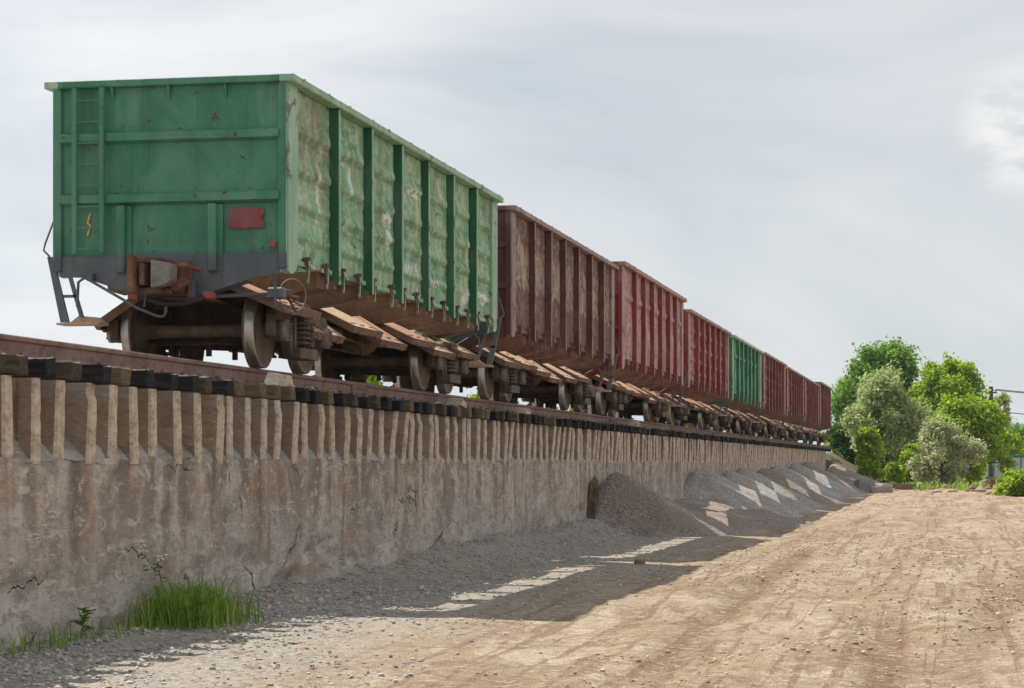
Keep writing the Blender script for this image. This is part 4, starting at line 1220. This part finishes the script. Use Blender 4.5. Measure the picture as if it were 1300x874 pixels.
for k, (hy, hx, hh, sy, sx, mt, lab) in enumerate(HEAPS):
    if k > 1: hh *= 1.12; sy *= 0.92
    nu, nv = 70, 80
    gx, gy = np.meshgrid(np.linspace(XW - 0.12, hx + sx + 0.6, nu), np.linspace(hy - sy - 0.5, hy + sy + 0.5, nv))
    rr = np.sqrt(((gx - hx) / np.where(gx > hx, sx, 1.6)) ** 2 + ((gy - hy) / np.where(gy < hy, sy if k else 1.5, sy)) ** 2)
    rr = rr * (1 + 0.22 * fbm(np.arctan2(gy - hy, gx - hx) * 2.2, rr * 0.7, 60 + k, 3))
    z = hh * (1 - rr)
    z = np.where(z > hh * 0.9, hh * 0.9 + (z - hh * 0.9) * 0.5, z)
    z = z + 0.10 * fbm(gx / 0.7, gy / 0.7, 80 + k, 4) * np.clip(z / 0.3, 0, 1) + 0.05 * fbm(gx / 2.2, gy / 0.35, 90 + k, 3) + 0.03 * fbm(gx / 0.15, gy / 0.15, 95 + k, 2)
    z = np.maximum(z, -0.25) + ground_z(gx, gy) * np.clip(1 - z / 0.5, 0, 1)
    v = np.stack([(gx - hx).ravel(), (gy - hy).ravel(), z.ravel()], 1)
    o = link(bpy.data.objects.new('gravel_heap', np_mesh('gravel_heap', v, grid_quads(nu, nv), [mt])))
    o.location = (hx, hy, 0)
    tag(o, lab, 'gravel heap', 'gravel heaps tipped along the foot of the wall')

# rusty plate against the first heap
b = MB()
b.prism([(-0.16, 0.0), (0.06, 0.0), (0.10, 0.45), (0.05, 0.85), (-0.04, 0.98), (-0.15, 0.8)], 'y', -0.02, 0.02)
b.cbox(-0.13, -0.09, -0.06, -0.021, 0.05, 0.85, 0.008)
b.cbox(0.0, 0.04, -0.05, -0.021, 0.1, 0.7, 0.008)
o = b.build('steel_plate', m_under, None, (-7.88, 49.5, 0.40)); o.rotation_euler = (R(-9), R(6), R(12))
tag(o, 'dark rusty steel plate leaning upright between wall and first gravel heap', 'steel plate')

# embankment beyond the wall's end
gx, gy = np.meshgrid(np.linspace(-16, -2.5, 60), np.linspace(146.6, 190, 70))
z = 2.35 * np.clip(1.25 - np.abs(gx + 9.8) / 3.9, 0, 1) * np.clip((gy - 146) / 3.0, 0, 1) * np.clip((190 - gy) / 8, 0, 1) + 0.3 * fbm(gx / 1.3, gy / 1.6, 61, 4) - 0.1
o = link(bpy.data.objects.new('embankment', np_mesh('embankment', np.stack([gx.ravel(), gy.ravel(), z.ravel()], 1), grid_quads(60, 70), [m_embank])))
tag(o, kind='structure')

# ------------------------------------------------------------------ loose stones
ico_v, ico_f = None, None
bm = bmesh.new(); bmesh.ops.create_icosphere(bm, subdivisions=1, radius=1); bm.verts.index_update()
ico_v = np.array([v.co[:] for v in bm.verts]); ico_f = np.array([[v.index for v in f.verts] for f in bm.faces]); bm.free()
def stones(name, P, r, mat, kind='stuff', parent=None):
    n = len(P); nv = len(ico_v)
    V = np.repeat(ico_v[None], n, 0) * rng.uniform(0.65, 1.25, (n, nv, 1))
    sc = r[:, None, None] * rng.uniform(0.6, 1.2, (n, 1, 3)) * np.array([1, 1, 0.62]); V = V * sc
    a = rng.uniform(0, 6.28, n); c, s_ = np.cos(a)[:, None], np.sin(a)[:, None]
    x = V[:, :, 0] * c - V[:, :, 1] * s_; y = V[:, :, 0] * s_ + V[:, :, 1] * c
    V = np.stack([x, y, V[:, :, 2]], 2) + P[:, None, :]
    F = ico_f[None] + (np.arange(n) * nv)[:, None, None]
    me = np_mesh(name, V.reshape(-1, 3), F.reshape(-1, 3), [mat], False, {'tint': np.repeat(rng.uniform(0, 1, n), nv)})
    o = bpy.data.objects.new(name, me)
    link(o, parent); tag(o, kind=kind)
    return o
def scatter(n, x0, x1, y0, y1, rmin, rmax, dens=None):
    x = rng.uniform(x0, x1, n)
    y = np.exp(rng.uniform(math.log(y0), math.log(y1), n))
    keep = np.ones(n, bool) if dens is None else rng.uniform(0, 1, n) < dens(x, y)
    x, y = x[keep], y[keep]
    r = rmin + (rmax - rmin) * rng.uniform(0, 1, len(x)) ** 2.6
    return np.stack([x, y, ground_z(x, y) + r * 0.25], 1), r
P, r = scatter(42000, -7.95, -4.2, 13, 60, 0.008, 0.034, lambda x, y: np.clip((-5.6 - x) / 1.8, 0.08, 1) * np.clip(0.75 + 1.6 * fbm(x / 0.9, y / 2.2, 98, 3), 0.15, 1))
stones('wall_gravel', P, r, m_stone)
def stony(x, y):
    d = 0.10 + 1.6 * (fbm(x / 2.4, y / 4.5, 99, 4) + 0.13 * (x > 1.5) - 0.06)
    for (cx, cy, rx, ry) in ((1.0, 28.0, 1.5, 3.2), (3.2, 33.0, 1.8, 4.5), (6.5, 47.0, 2.4, 7.0), (-1.2, 44.0, 1.6, 6.0)):
        d = d + 0.9 * np.exp(-((x - cx) / rx) ** 2 - ((y - cy) / ry) ** 2)
    return np.clip(d, 0.05, 1)
P, r = scatter(85000, -6, 20, 13, 120, 0.007, 0.032, stony)
stones('yard_stones', P, r, m_dirtstone)
P, r = scatter(2200, -1, 26, 62, 168, 0.03, 0.12, lambda x, y: np.clip((x - 2) / 12, 0.01, 1) * np.clip((y - 20) / 60, 0.04, 1))
stones('clods', P, r, m_dirtstone)
# broken lumps of the spoil at the end of the yard
px_ = rng.uniform(1160, 1299, 420); dd_ = rng.uniform(112, 166, 420)
xc_ = (px_ - 650) * dd_ / FPX
X_, Y_ = xc_ * math.cos(TH) - dd_ * math.sin(TH), xc_ * math.sin(TH) + dd_ * math.cos(TH)
keep = rng.uniform(0, 1, 420) < np.clip((px_ - 1150) / 110 * (dd_ - 100) / 50, 0.03, 1)
X_, Y_ = X_[keep], Y_[keep]; r = 0.10 + 0.38 * rng.uniform(0, 1, len(X_)) ** 2.5
stones('spoil_lumps', np.stack([X_, Y_, ground_z(X_, Y_) + r * 0.05], 1), r, m_spoil)
# gravel lying on the sleeper ends
n = 3000
y = rng.uniform(Y0 + 1, 110, n); g = fbm(y / 1.3, y * 0, 12, 3)
keep = (g > 0.2) & (y > 26.5); y = y[keep]
x = rng.uniform(0.95, 1.25, len(y)); r = rng.uniform(0.010, 0.03, len(y))
P = np.stack([x, y - Y0, np.full(len(y), ZS1 - ZR) + rng.uniform(0, 0.03, len(y))], 1)
stones('ballast', P, r, m_stone, 'stuff', track)
# lumps of broken concrete left on the sleeper ends
for (yl, sl_) in ((26.45, 0.23), (36.6, 0.2), (42.5, 0.2), (58.0, 0.22)):
    q = random.Random(int(yl)); b = MB()
    b.prism([(-sl_ * 1.2, 0.0), (sl_ * 1.1, 0.0), (sl_ * 0.7, sl_ * 0.5), (sl_ * 0.1, sl_ * 0.75), (-sl_ * 0.6, sl_ * 0.55)], 'x', -0.12, 0.12)
    b.v = [tuple(c + q.uniform(-.03, .03) for c in v) for v in b.v]
    o = b.build('rubble_lump', m_ribedge, None, (XT + 1.16, yl, ZS1 - 0.01))
    tag(o, {26: 'pale broken lump on the sleeper ends under the nearest wagon', 36: 'pale lump on the sleeper ends below the first coupling', 42: 'pale lump on the sleeper ends below the peeling maroon wagon', 58: 'small pale lump on the sleeper ends below the bright red wagon'}[int(yl)], 'rubble lump', 'pale lumps lying on the sleeper ends')

# ------------------------------------------------------------------ trees and shrubs
def leaf_cloud(name, blobs, nleaf, size, mat, parent, seed, aspect=1.0, droop=0.0):
    g = np.random.default_rng(seed)
    C, RR = np.array([b[0] for b in blobs], float), np.array([b[1] for b in blobs], float)
    vol = RR[:, 0] * RR[:, 1] * RR[:, 2]; pr = vol ** 0.75 / (vol ** 0.75).sum()
    # twig clusters near each lobe's skin, leaves round each twig
    nt = max(12, nleaf // 22)
    k = g.choice(len(blobs), nt, p=pr)
    d = g.normal(size=(nt, 3)); d /= np.linalg.norm(d, axis=1)[:, None]
    rad = g.uniform(0.25, 1.12, nt) ** 0.7 * np.where(g.uniform(0, 1, nt) < 0.12, 1.25, 1.0)
    T = C[k] + d * RR[k] * rad[:, None]
    sh = g.uniform(0, 1, nt) < 0.10            # shoots standing clear of the crown
    T[sh] += np.array([0, 0, 1]) * (RR[k][sh].mean(1) * g.uniform(0.2, 0.8, sh.sum()))[:, None]
    tint_t = g.uniform(0, 1, nt)
    j = g.integers(0, nt, nleaf)
    spread = RR[k][j].mean(1)[:, None] * 0.16 + size * 0.5
    P = T[j] + g.normal(size=(nleaf, 3)) * spread * np.array([1, 1, 0.8])
    nrm = d[j] * 0.6 + g.normal(size=(nleaf, 3)) * 0.7 + np.array([-0.3, 0.0, 0.7]); nrm /= np.linalg.norm(nrm, axis=1)[:, None]
    a = np.cross(nrm, g.normal(size=(nleaf, 3))); a /= np.linalg.norm(a, axis=1)[:, None]
    b = np.cross(nrm, a)
    s = size * g.uniform(0.5, 1.25, nleaf)[:, None]
    A, B = a * s * 0.5 * aspect, b * s * 0.5 / aspect
    V = np.stack([P - A * 1.0, P - B * 0.9 + A * 0.1, P + A, P + B * 0.9 + A * 0.1], 1).reshape(-1, 3)
    V[:, 2] = np.maximum(V[:, 2], 0.02)
    F = np.arange(nleaf * 4).reshape(-1, 4)
    tint = np.clip(0.55 * tint_t[j] + 0.45 * g.uniform(0, 1, nleaf), 0, 1)
    me = np_mesh(name, V, F, [mat], False, {'tint': np.repeat(tint, 4)})
    o = bpy.data.objects.new(name, me)
    return link(o, parent)
def trunk(parent, h, r, blobs, seed):
    q = random.Random(seed); b = MB()
    top = Vector((q.uniform(-.3, .3), q.uniform(-.3, .3), h))
    b.tube([(0, 0, -0.4), (0.03, 0.02, h * 0.4), top], [r, r * 0.75, r * 0.35], 8)
    for (c, rr) in blobs:
        c = Vector(c); st = Vector((0, 0, min(h * q.uniform(0.3, 0.85), max(0.1, c.z * 0.7))))
        mid = st.lerp(c, 0.5) + Vector((q.uniform(-.2, .2), q.uniform(-.2, .2), 0.2))
        b.tube([st, mid, c], [r * 0.45, r * 0.3, r * 0.10], 6)
        for _ in range(3):
            e = c + Vector((q.uniform(-1, 1) * rr[0], q.uniform(-1, 1) * rr[1], q.uniform(-0.6, 1) * rr[2])) * 0.85
            b.tube([mid, mid.lerp(e, 0.6) + Vector((0, 0, .1)), e], [r * 0.22, r * 0.14, r * 0.05], 5)
    return b.build('trunk', m_bark, parent)
def plant(name, px, D, y_top, y_bot, hw, mat, nleaf, size, label, cat, seed, nb=9, aspect=1.0, group=None, depth=0.9, low=0.15, taper=0.55, zbase=None):
    p = at(px, D)
    zg = float(ground_z(p.x, p.y)) if zbase is None else zbase
    t = empty(name, (p.x, p.y, zg), TH)
    tag(t, label, cat, group)
    H = zof(y_top, D) - zg; Wd = hw * D / FPX
    q = random.Random(seed)
    zb = max(0.0, zof(y_bot, D) - zg)
    blobs = []
    nb = int(nb * 2.4)
    for k in range(nb):
        f = (k + q.random()) / nb
        f = f ** 0.85
        z = zb + (H - zb) * (low + (0.95 - low) * f)
        wz = Wd * max(0.25, 1 - taper * abs(f - 0.35) ** 1.3 * 1.7) * q.uniform(0.75, 1.2)
        rad = Wd * q.uniform(0.13, 0.32)
        a = q.uniform(0, 6.28); m_ = max(0, wz - rad * 0.75) * q.uniform(0.25, 1.0) ** 0.6
        sgn = -1 if k % 2 else 1
        blobs.append(((sgn * abs(math.cos(a)) ** 0.7 * m_, math.sin(a) * m_ * depth, min(z, H - rad * 0.8)), (rad * q.uniform(0.8, 1.25), rad * depth, rad * q.uniform(0.75, 1.2))))
    blobs.append(((q.uniform(-.25, .25) * Wd, 0, H - Wd * 0.17), (Wd * 0.20, Wd * 0.2, Wd * 0.2)))
    leaf_cloud('crown', blobs, nleaf, size, mat, t, seed, aspect)
    trunk(t, zb + (H - zb) * 0.55, max(0.04, Wd * 0.045), blobs, seed)
    return t
TG = 'trees and bushes growing behind the end of the yard'
plant('leafy_tree', 1117, 188, 438, 590, 74, l_green, 26000, 0.30, 'tallest dark green leafy tree behind the silvery willow', 'tree', 1, 13, group=TG)
plant('leafy_tree', 1200, 182, 458, 604, 62, l_bright, 26000, 0.29, 'bright green leafy tree just right of the tallest tree', 'tree', 2, 12, group=TG)
plant('willow_tree', 1118, 163, 477, 590, 55, l_silver, 24000, 0.24, 'silvery green willow in front of the tallest dark tree', 'tree', 3, 11, 1.5, group=TG)
plant('silver_bush', 1195, 150, 540, 614, 54, l_olive, 18000, 0.19, 'dusty silver bush with loose shoots at the edge of the yard', 'bush', 44, 7, 1.5, group=TG, low=0.1, taper=0.75)
plant('leafy_shrub', 1101, 146, 547, 608, 19, l_bright, 5000, 0.22, 'narrow yellow green shrub near the last wagon', 'bush', 5, 8, group=TG, low=0.05, taper=0.2)
plant('leafy_tree', 1230, 172, 514, 606, 62, l_bright, 22000, 0.28, 'lower bright green tree below the wooden power pole', 'tree', 6, 11, group=TG, low=0.08, taper=0.5)
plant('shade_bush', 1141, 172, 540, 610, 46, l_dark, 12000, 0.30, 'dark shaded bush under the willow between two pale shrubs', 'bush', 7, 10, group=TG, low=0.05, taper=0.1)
plant('leafy_bush', 1298, 114, 603, 634, 33, l_bright, 10000, 0.20, 'low bright bush at the right edge in front of the white fence', 'bush', 8, 8, group=TG, low=0.05, taper=0.2)
plant('leafy_tree', 1292, 235, 544, 598, 36, l_green, 6000, 0.34, 'distant green tree rising behind the white fence', 'tree', 9, 7, group=TG, low=0.1)
plant('thin_tree', 1272, 222, 500, 570, 15, l_silver, 1600, 0.28, 'thin pale tree with sparse leaves right of the power pole', 'tree', 10, 8, 1.5, group=TG)
plant('leafy_shrub', 1135, 148, 588, 610, 12, l_bright, 1800, 0.2, 'small low shrub growing below the dark shaded bush', 'bush', 11, 5, group=TG, low=0.05, taper=0.2)
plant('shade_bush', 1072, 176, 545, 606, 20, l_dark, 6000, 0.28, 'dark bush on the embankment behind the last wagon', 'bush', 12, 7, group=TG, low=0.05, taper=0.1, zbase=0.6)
plant('leafy_tree', 1084, 192, 484, 604, 32, l_green, 6000, 0.36, 'slim green tree between the last wagon and the willow', 'tree', 13, 8, group=TG)
plant('leafy_tree', 1163, 192, 492, 604, 44, l_green, 12000, 0.3, 'green tree filling the gap between the willow and the bright tree', 'tree', 14, 9, group=TG, low=0.05, taper=0.3)
plant('leafy_tree', 1270, 212, 551, 590, 36, l_bright, 7000, 0.26, 'low bright green crown beside the power pole and above the white fence', 'tree', 15, 7, group=TG, low=0.05, taper=0.4)
plant('leafy_shrub', 1160, 158, 566, 610, 22, l_bright, 5000, 0.22, 'bright shrub squeezed between the willow and the silver bush', 'bush', 16, 6, group=TG, low=0.05, taper=0.3)
plant('leafy_shrub', 1232, 154, 572, 610, 22, l_bright, 5000, 0.22, 'bright shrub at the right foot of the silver bush', 'bush', 17, 6, group=TG, low=0.05, taper=0.3)
BG = 'bushes growing beyond the track and seen under the wagons'
for k, (px, D, yt, hw, lab) in enumerate(((472, 150, 473, 22, 'green treetop seen under the nearest wagon between its bogies'), (612, 170, 499, 26, 'green treetop seen below the coupling of the first two wagons'),
      (742, 190, 512, 26, 'green treetop seen under the peeling maroon wagon'), (868, 210, 522, 30, 'green treetop seen under the taller red wagon'), (955, 230, 532, 26, 'green treetop seen under the far green wagon'))):
    plant('leafy_tree', px, D, yt, 600, hw, l_bright, 3500, 0.34, lab, 'tree', 30 + k, 7, group=BG)

# ------------------------------------------------------------------ grass and weeds at the foot of the wall
def grass(n, fx, h0, h1, seed, name, wide=1.0):
    g = np.random.default_rng(seed)
    x, y = fx(g, n)
    h = g.uniform(h0, h1, n) * g.uniform(0.6, 1, n)
    a = g.uniform(0, 6.28, n); w = g.uniform(0.004, 0.009, n) * wide; lean = g.uniform(0.1, 0.55, n) * h
    z0 = ground_z(x, y) - 0.02
    V = []
    dxn, dyn = np.cos(a), np.sin(a); px_, py_ = -dyn, dxn
    for f, ww in ((0, 1), (0.4, 0.9), (0.75, 0.6), (1.0, 0.08)):
        cx = x + dxn * lean * f ** 2; cy = y + dyn * lean * f ** 2; cz = z0 + h * f * (1 - 0.15 * f)
        V.append(np.stack([cx - px_ * w * ww, cy - py_ * w * ww, cz], 1)); V.append(np.stack([cx + px_ * w * ww, cy + py_ * w * ww, cz], 1))
    V = np.stack(V, 1).reshape(-1, 3)
    base = (np.arange(n) * 8)[:, None]
    F = np.concatenate([base + np.array([[0, 1, 3, 2]]), base + np.array([[2, 3, 5, 4]]), base + np.array([[4, 5, 7, 6]])])
    o = link(bpy.data.objects.new(name, np_mesh(name, V, F, [m_grass], False, {'tint': np.repeat(g.uniform(0, 1, n), 8)})))
    return tag(o, kind='stuff')
grass(2200, lambda g, n: (-7.85 + np.abs(g.normal(0, 0.30, n)), 21.7 + g.normal(0, 0.42, n)), 0.15, 0.58, 5, 'grass')
grass(260, lambda g, n: (-7.9 + np.abs(g.normal(0, 0.16, n)), 13.5 + 8 * g.beta(2.2, 1.2, n)), 0.08, 0.30, 6, 'short_grass')
grass(500, lambda g, n: (g.uniform(14, 24, n), g.uniform(60, 140, n)), 0.1, 0.35, 8, 'yard_grass')

def edge_pts(g, n):
    cc_ = g.uniform(1080, 1262, 11); px_ = cc_[g.integers(0, 11, n)] + g.normal(0, 5.5, n); d_ = 146 + g.normal(0, 4, n) + 5 * np.sin(px_ / 9.0)
    xc_ = (px_ - 650) * d_ / FPX
    return xc_ * math.cos(TH) - d_ * math.sin(TH), xc_ * math.sin(TH) + d_ * math.cos(TH)
grass(1500, edge_pts, 0.12, 0.75, 9, 'undergrowth', 9.0)

def weed(px, D, h, label, flower, seed):
    p = at(px, D); q = random.Random(seed)
    zg = float(ground_z(p.x, p.y))
    t = empty('weed', (p.x, p.y, zg)); tag(t, label, 'weed', 'weeds at the foot of the wall')
    b = MB(); st = [(0, 0, -0.02), (0.02, 0.01, h * 0.5), (q.uniform(-.05, .05), 0.0, h * 0.92)]
    b.tube(st, [0.007, 0.006, 0.004], 5)
    tips = []
    if flower:
        for k in range(7):
            e = (st[2][0] + q.uniform(-0.09, 0.09), q.uniform(-0.06, 0.06), h * q.uniform(0.93, 1.03))
            b.tube([st[2], e], 0.003, 4); tips.append(e)
    b.build('stem', m_grass, t)
    lv = MB()
    for k in range(14 if flower else 9):
        z = h * (0.12 + 0.72 * k / 13) if flower else h * (0.2 + 0.8 * k / 9)
        a = q.uniform(0, 6.28); L = q.uniform(0.05, 0.12) if flower else q.uniform(0.10, 0.2); wd = L * (0.16 if flower else 0.42)
        d = Vector((math.cos(a), math.sin(a), 0.5)); sd = Vector((-d.y, d.x, 0)).normalized()
        o_ = Vector((0.01, 0.005, z))
        lv.add([o_, o_ + d * L * 0.5 + sd * wd, o_ + d * L + Vector((0, 0, -L * .3)), o_ + d * L * 0.5 - sd * wd], [(0, 1, 2, 3)])
    lv.build('leaf_sprays', m_grass, t)
    if tips:
        f = MB()
        for e in tips:
            f.lathe([(0.012, 0.001), (0.008, 0.022), (0.0, 0.024), (-0.01, 0.002)], 'z', 7, origin=e)
        f.build('flower_heads', m_white, t)
weed(178, 22.6, 0.78, 'tall weed with a cluster of white flower heads before the wall', True, 1)
weed(134, 22.2, 0.55, 'slender tall weed with narrow leaves, no open flowers', False, 2)
weed(203, 22.9, 0.62, 'weed with a few small white flowers beside the grass clump', True, 3)
weed(103, 20.6, 0.26, 'low broad leaved weed at the wall foot left of the grass', False, 4)
weed(246, 22.0, 0.36, 'broad leaved weed growing in the middle of the grass clump', False, 5)

# ------------------------------------------------------------------ things at the end of the yard
# power pole
D = 205; p = at(1258, D)
pole = empty('power_pole', (p.x, p.y, 0), TH)
tag(pole, 'weathered wooden power pole with wires standing behind the bright green tree', 'power pole')
hp = zof(491, D)
b = MB(); b.tube([(0, 0, -0.5), (0, 0, hp * 0.6), (0, 0, hp)], [0.27, 0.23, 0.19], 10); b.build('pole_shaft', m_polewood, pole)
b = MB(); b.cbox(-0.55, 0.55, -0.06, 0.06, hp - 0.62, hp - 0.48, 0.01)
b.build('cross_arm', m_polewood, pole)
for xk in (-0.45, 0.45):
    b = MB(); b.lathe([(0, 0.03), (0.06, 0.09), (0.12, 0.07), (0.2, 0.08), (0.24, 0.01)], 'z', 10, origin=(xk, 0, hp - 0.47)); b.build('insulator', m_fence, pole)
for xk, dz_ in ((0.45, 0.0), (-0.45, 0.0), (0.25, -2.0)):
    b = MB(); pts = []
    for k in range(17):
        f = k / 16; pts.append((xk + f * 46, -8 * f, hp - 0.25 + dz_ - 5.2 * f + 3.2 * f * f * 1.0))
    b.tube(pts, 0.035, 5); b.build('wire', m_hose, pole)
# red and white marker
D = 215; p = at(1270, D); b = MB()
mk = empty('warning_post', (p.x, p.y, 0), TH); tag(mk, 'leaning red topped post among the leaves right of the power pole', 'post')
z0_, z1_ = zof(545, D), zof(522, D)
MB().tube([(-0.5, 0, 0), (0.0, 0, z0_), (0.25, 0, z0_ + (z1_ - z0_) * 0.55)], 0.12, 8).build('post_shaft', m_fence, mk)
MB().tube([(0.25, 0, z0_ + (z1_ - z0_) * 0.552), (0.42, 0, z1_)], 0.2, 8).build('red_top', Mat('signal_red', 0.5).color((0.62, 0.03, 0.03)).m, mk)
# white fence
D = 200
f = empty('sheet_fence', tuple(at(1262, D)), TH); tag(f, 'white sheet metal fence with blue frame behind the right hand bush', 'fence')
zb_, zt_ = zof(600, D), zof(580, D)
for k in range(7):
    MB().cbox(k * 1.2 + 0.03, k * 1.2 + 1.17, -0.03, 0.03, zb_ - 0.8, zt_ - 0.1, 0.01).build('fence_panel', m_fence, f)
for k in range(8):
    MB().cbox(k * 1.2 - 0.05, k * 1.2 + 0.05, -0.07, 0.07, -0.3, zt_, 0.01).build('fence_post', m_fenceblue, f)
MB().cbox(-0.1, 8.5, -0.085, 0.085, zt_ + 0.003, zt_ + 0.14, 0.01).build('top_bar', m_fenceblue, f)

def block(name, px, D, sx, sy, sz, mat, label, cat, rz=0.0, tilt=(0, 0), seed=0, lift=0.0, group=None):
    p = at(px, D); q = random.Random(seed)
    b = MB(); b.cbox(-sx / 2, sx / 2, -sy / 2, sy / 2, 0, sz, min(sx, sy, sz) * 0.16)
    b.v = [(v[0] + q.uniform(-.07, .07) * sx, v[1] + q.uniform(-.07, .07) * sy, v[2] + q.uniform(-.07, .07) * sz) for v in b.v]
    o = b.build(name, mat, None, (p.x, p.y, float(ground_z(p.x, p.y)) - sz * 0.15 + lift)); o.rotation_euler = (R(tilt[0]), R(tilt[1]), TH + R(rz))
    return tag(o, label, cat, group)
block('concrete_slab', 1222, 146, 2.6, 1.0, 0.3, m_ribedge, 'pale flat concrete slab lying on the spoil ridge under the silver bush', 'slab', 6, (0, 3), 1)
block('concrete_block', 1262, 148, 1.3, 0.9, 0.8, m_sill, 'dark brown block on top of the spoil ridge near the bush', 'block', -10, (4, 3), 2)
block('concrete_slab', 1246, 146, 1.3, 0.8, 0.5, m_earth, 'tilted earthy slab beside the dark brown block', 'slab', 14, (0, -22), 3)
block('boulder', 1100, 128, 1.5, 1.1, 0.75, m_stone, 'grey boulder lying at the foot of the farthest gravel heap', 'boulder', 10, (0, 8), 4)
block('timber_beam', 1145, 140, 2.6, 0.4, 0.4, m_sill, 'rusty brown beam lying across the end of the yard', 'beam', 5, (0, 2), 5)
block('concrete_block', 1167, 138, 0.3, 0.3, 0.5, m_ribedge, 'small upright pale block beside the rusty beam', 'block', 5, (0, 6), 6)
block('dirt_clod', 812, 36.8, 0.15, 0.13, 0.10, m_earth, 'small brown clod lying at the edge of the train shadow', 'clod', 20, (5, 8), 7)
for k, (px, D, s) in enumerate(((1112, 124, 0.7), (1121, 126, 0.9))):
    block('boulder', px, D, s, s * 0.8, s * 0.6, m_heap, ('rounded boulder right of the grey one below the last heap', 'lower boulder nearest the end of the yard shrubs')[k], 'boulder', 30 * k, (6, 4), 20 + k)

# ------------------------------------------------------------------ thin summer haze
hz = MB(); hz.box(-5200, 5200, -420, 6700, -6, 130)
hm = bpy.data.materials.new('summer_haze'); hm.use_nodes = True
nt_ = hm.node_tree; nt_.nodes.remove(nt_.nodes['Principled BSDF'])
pv = nt_.nodes.new('ShaderNodeVolumePrincipled')
pv.inputs['Color'].default_value = (0.80, 0.90, 1.0, 1)
pv.inputs['Density'].default_value = 0.00012
nt_.links.new(pv.outputs[0], nt_.nodes['Material Output'].inputs['Volume'])
tag(hz.build('haze', hm), kind='stuff')
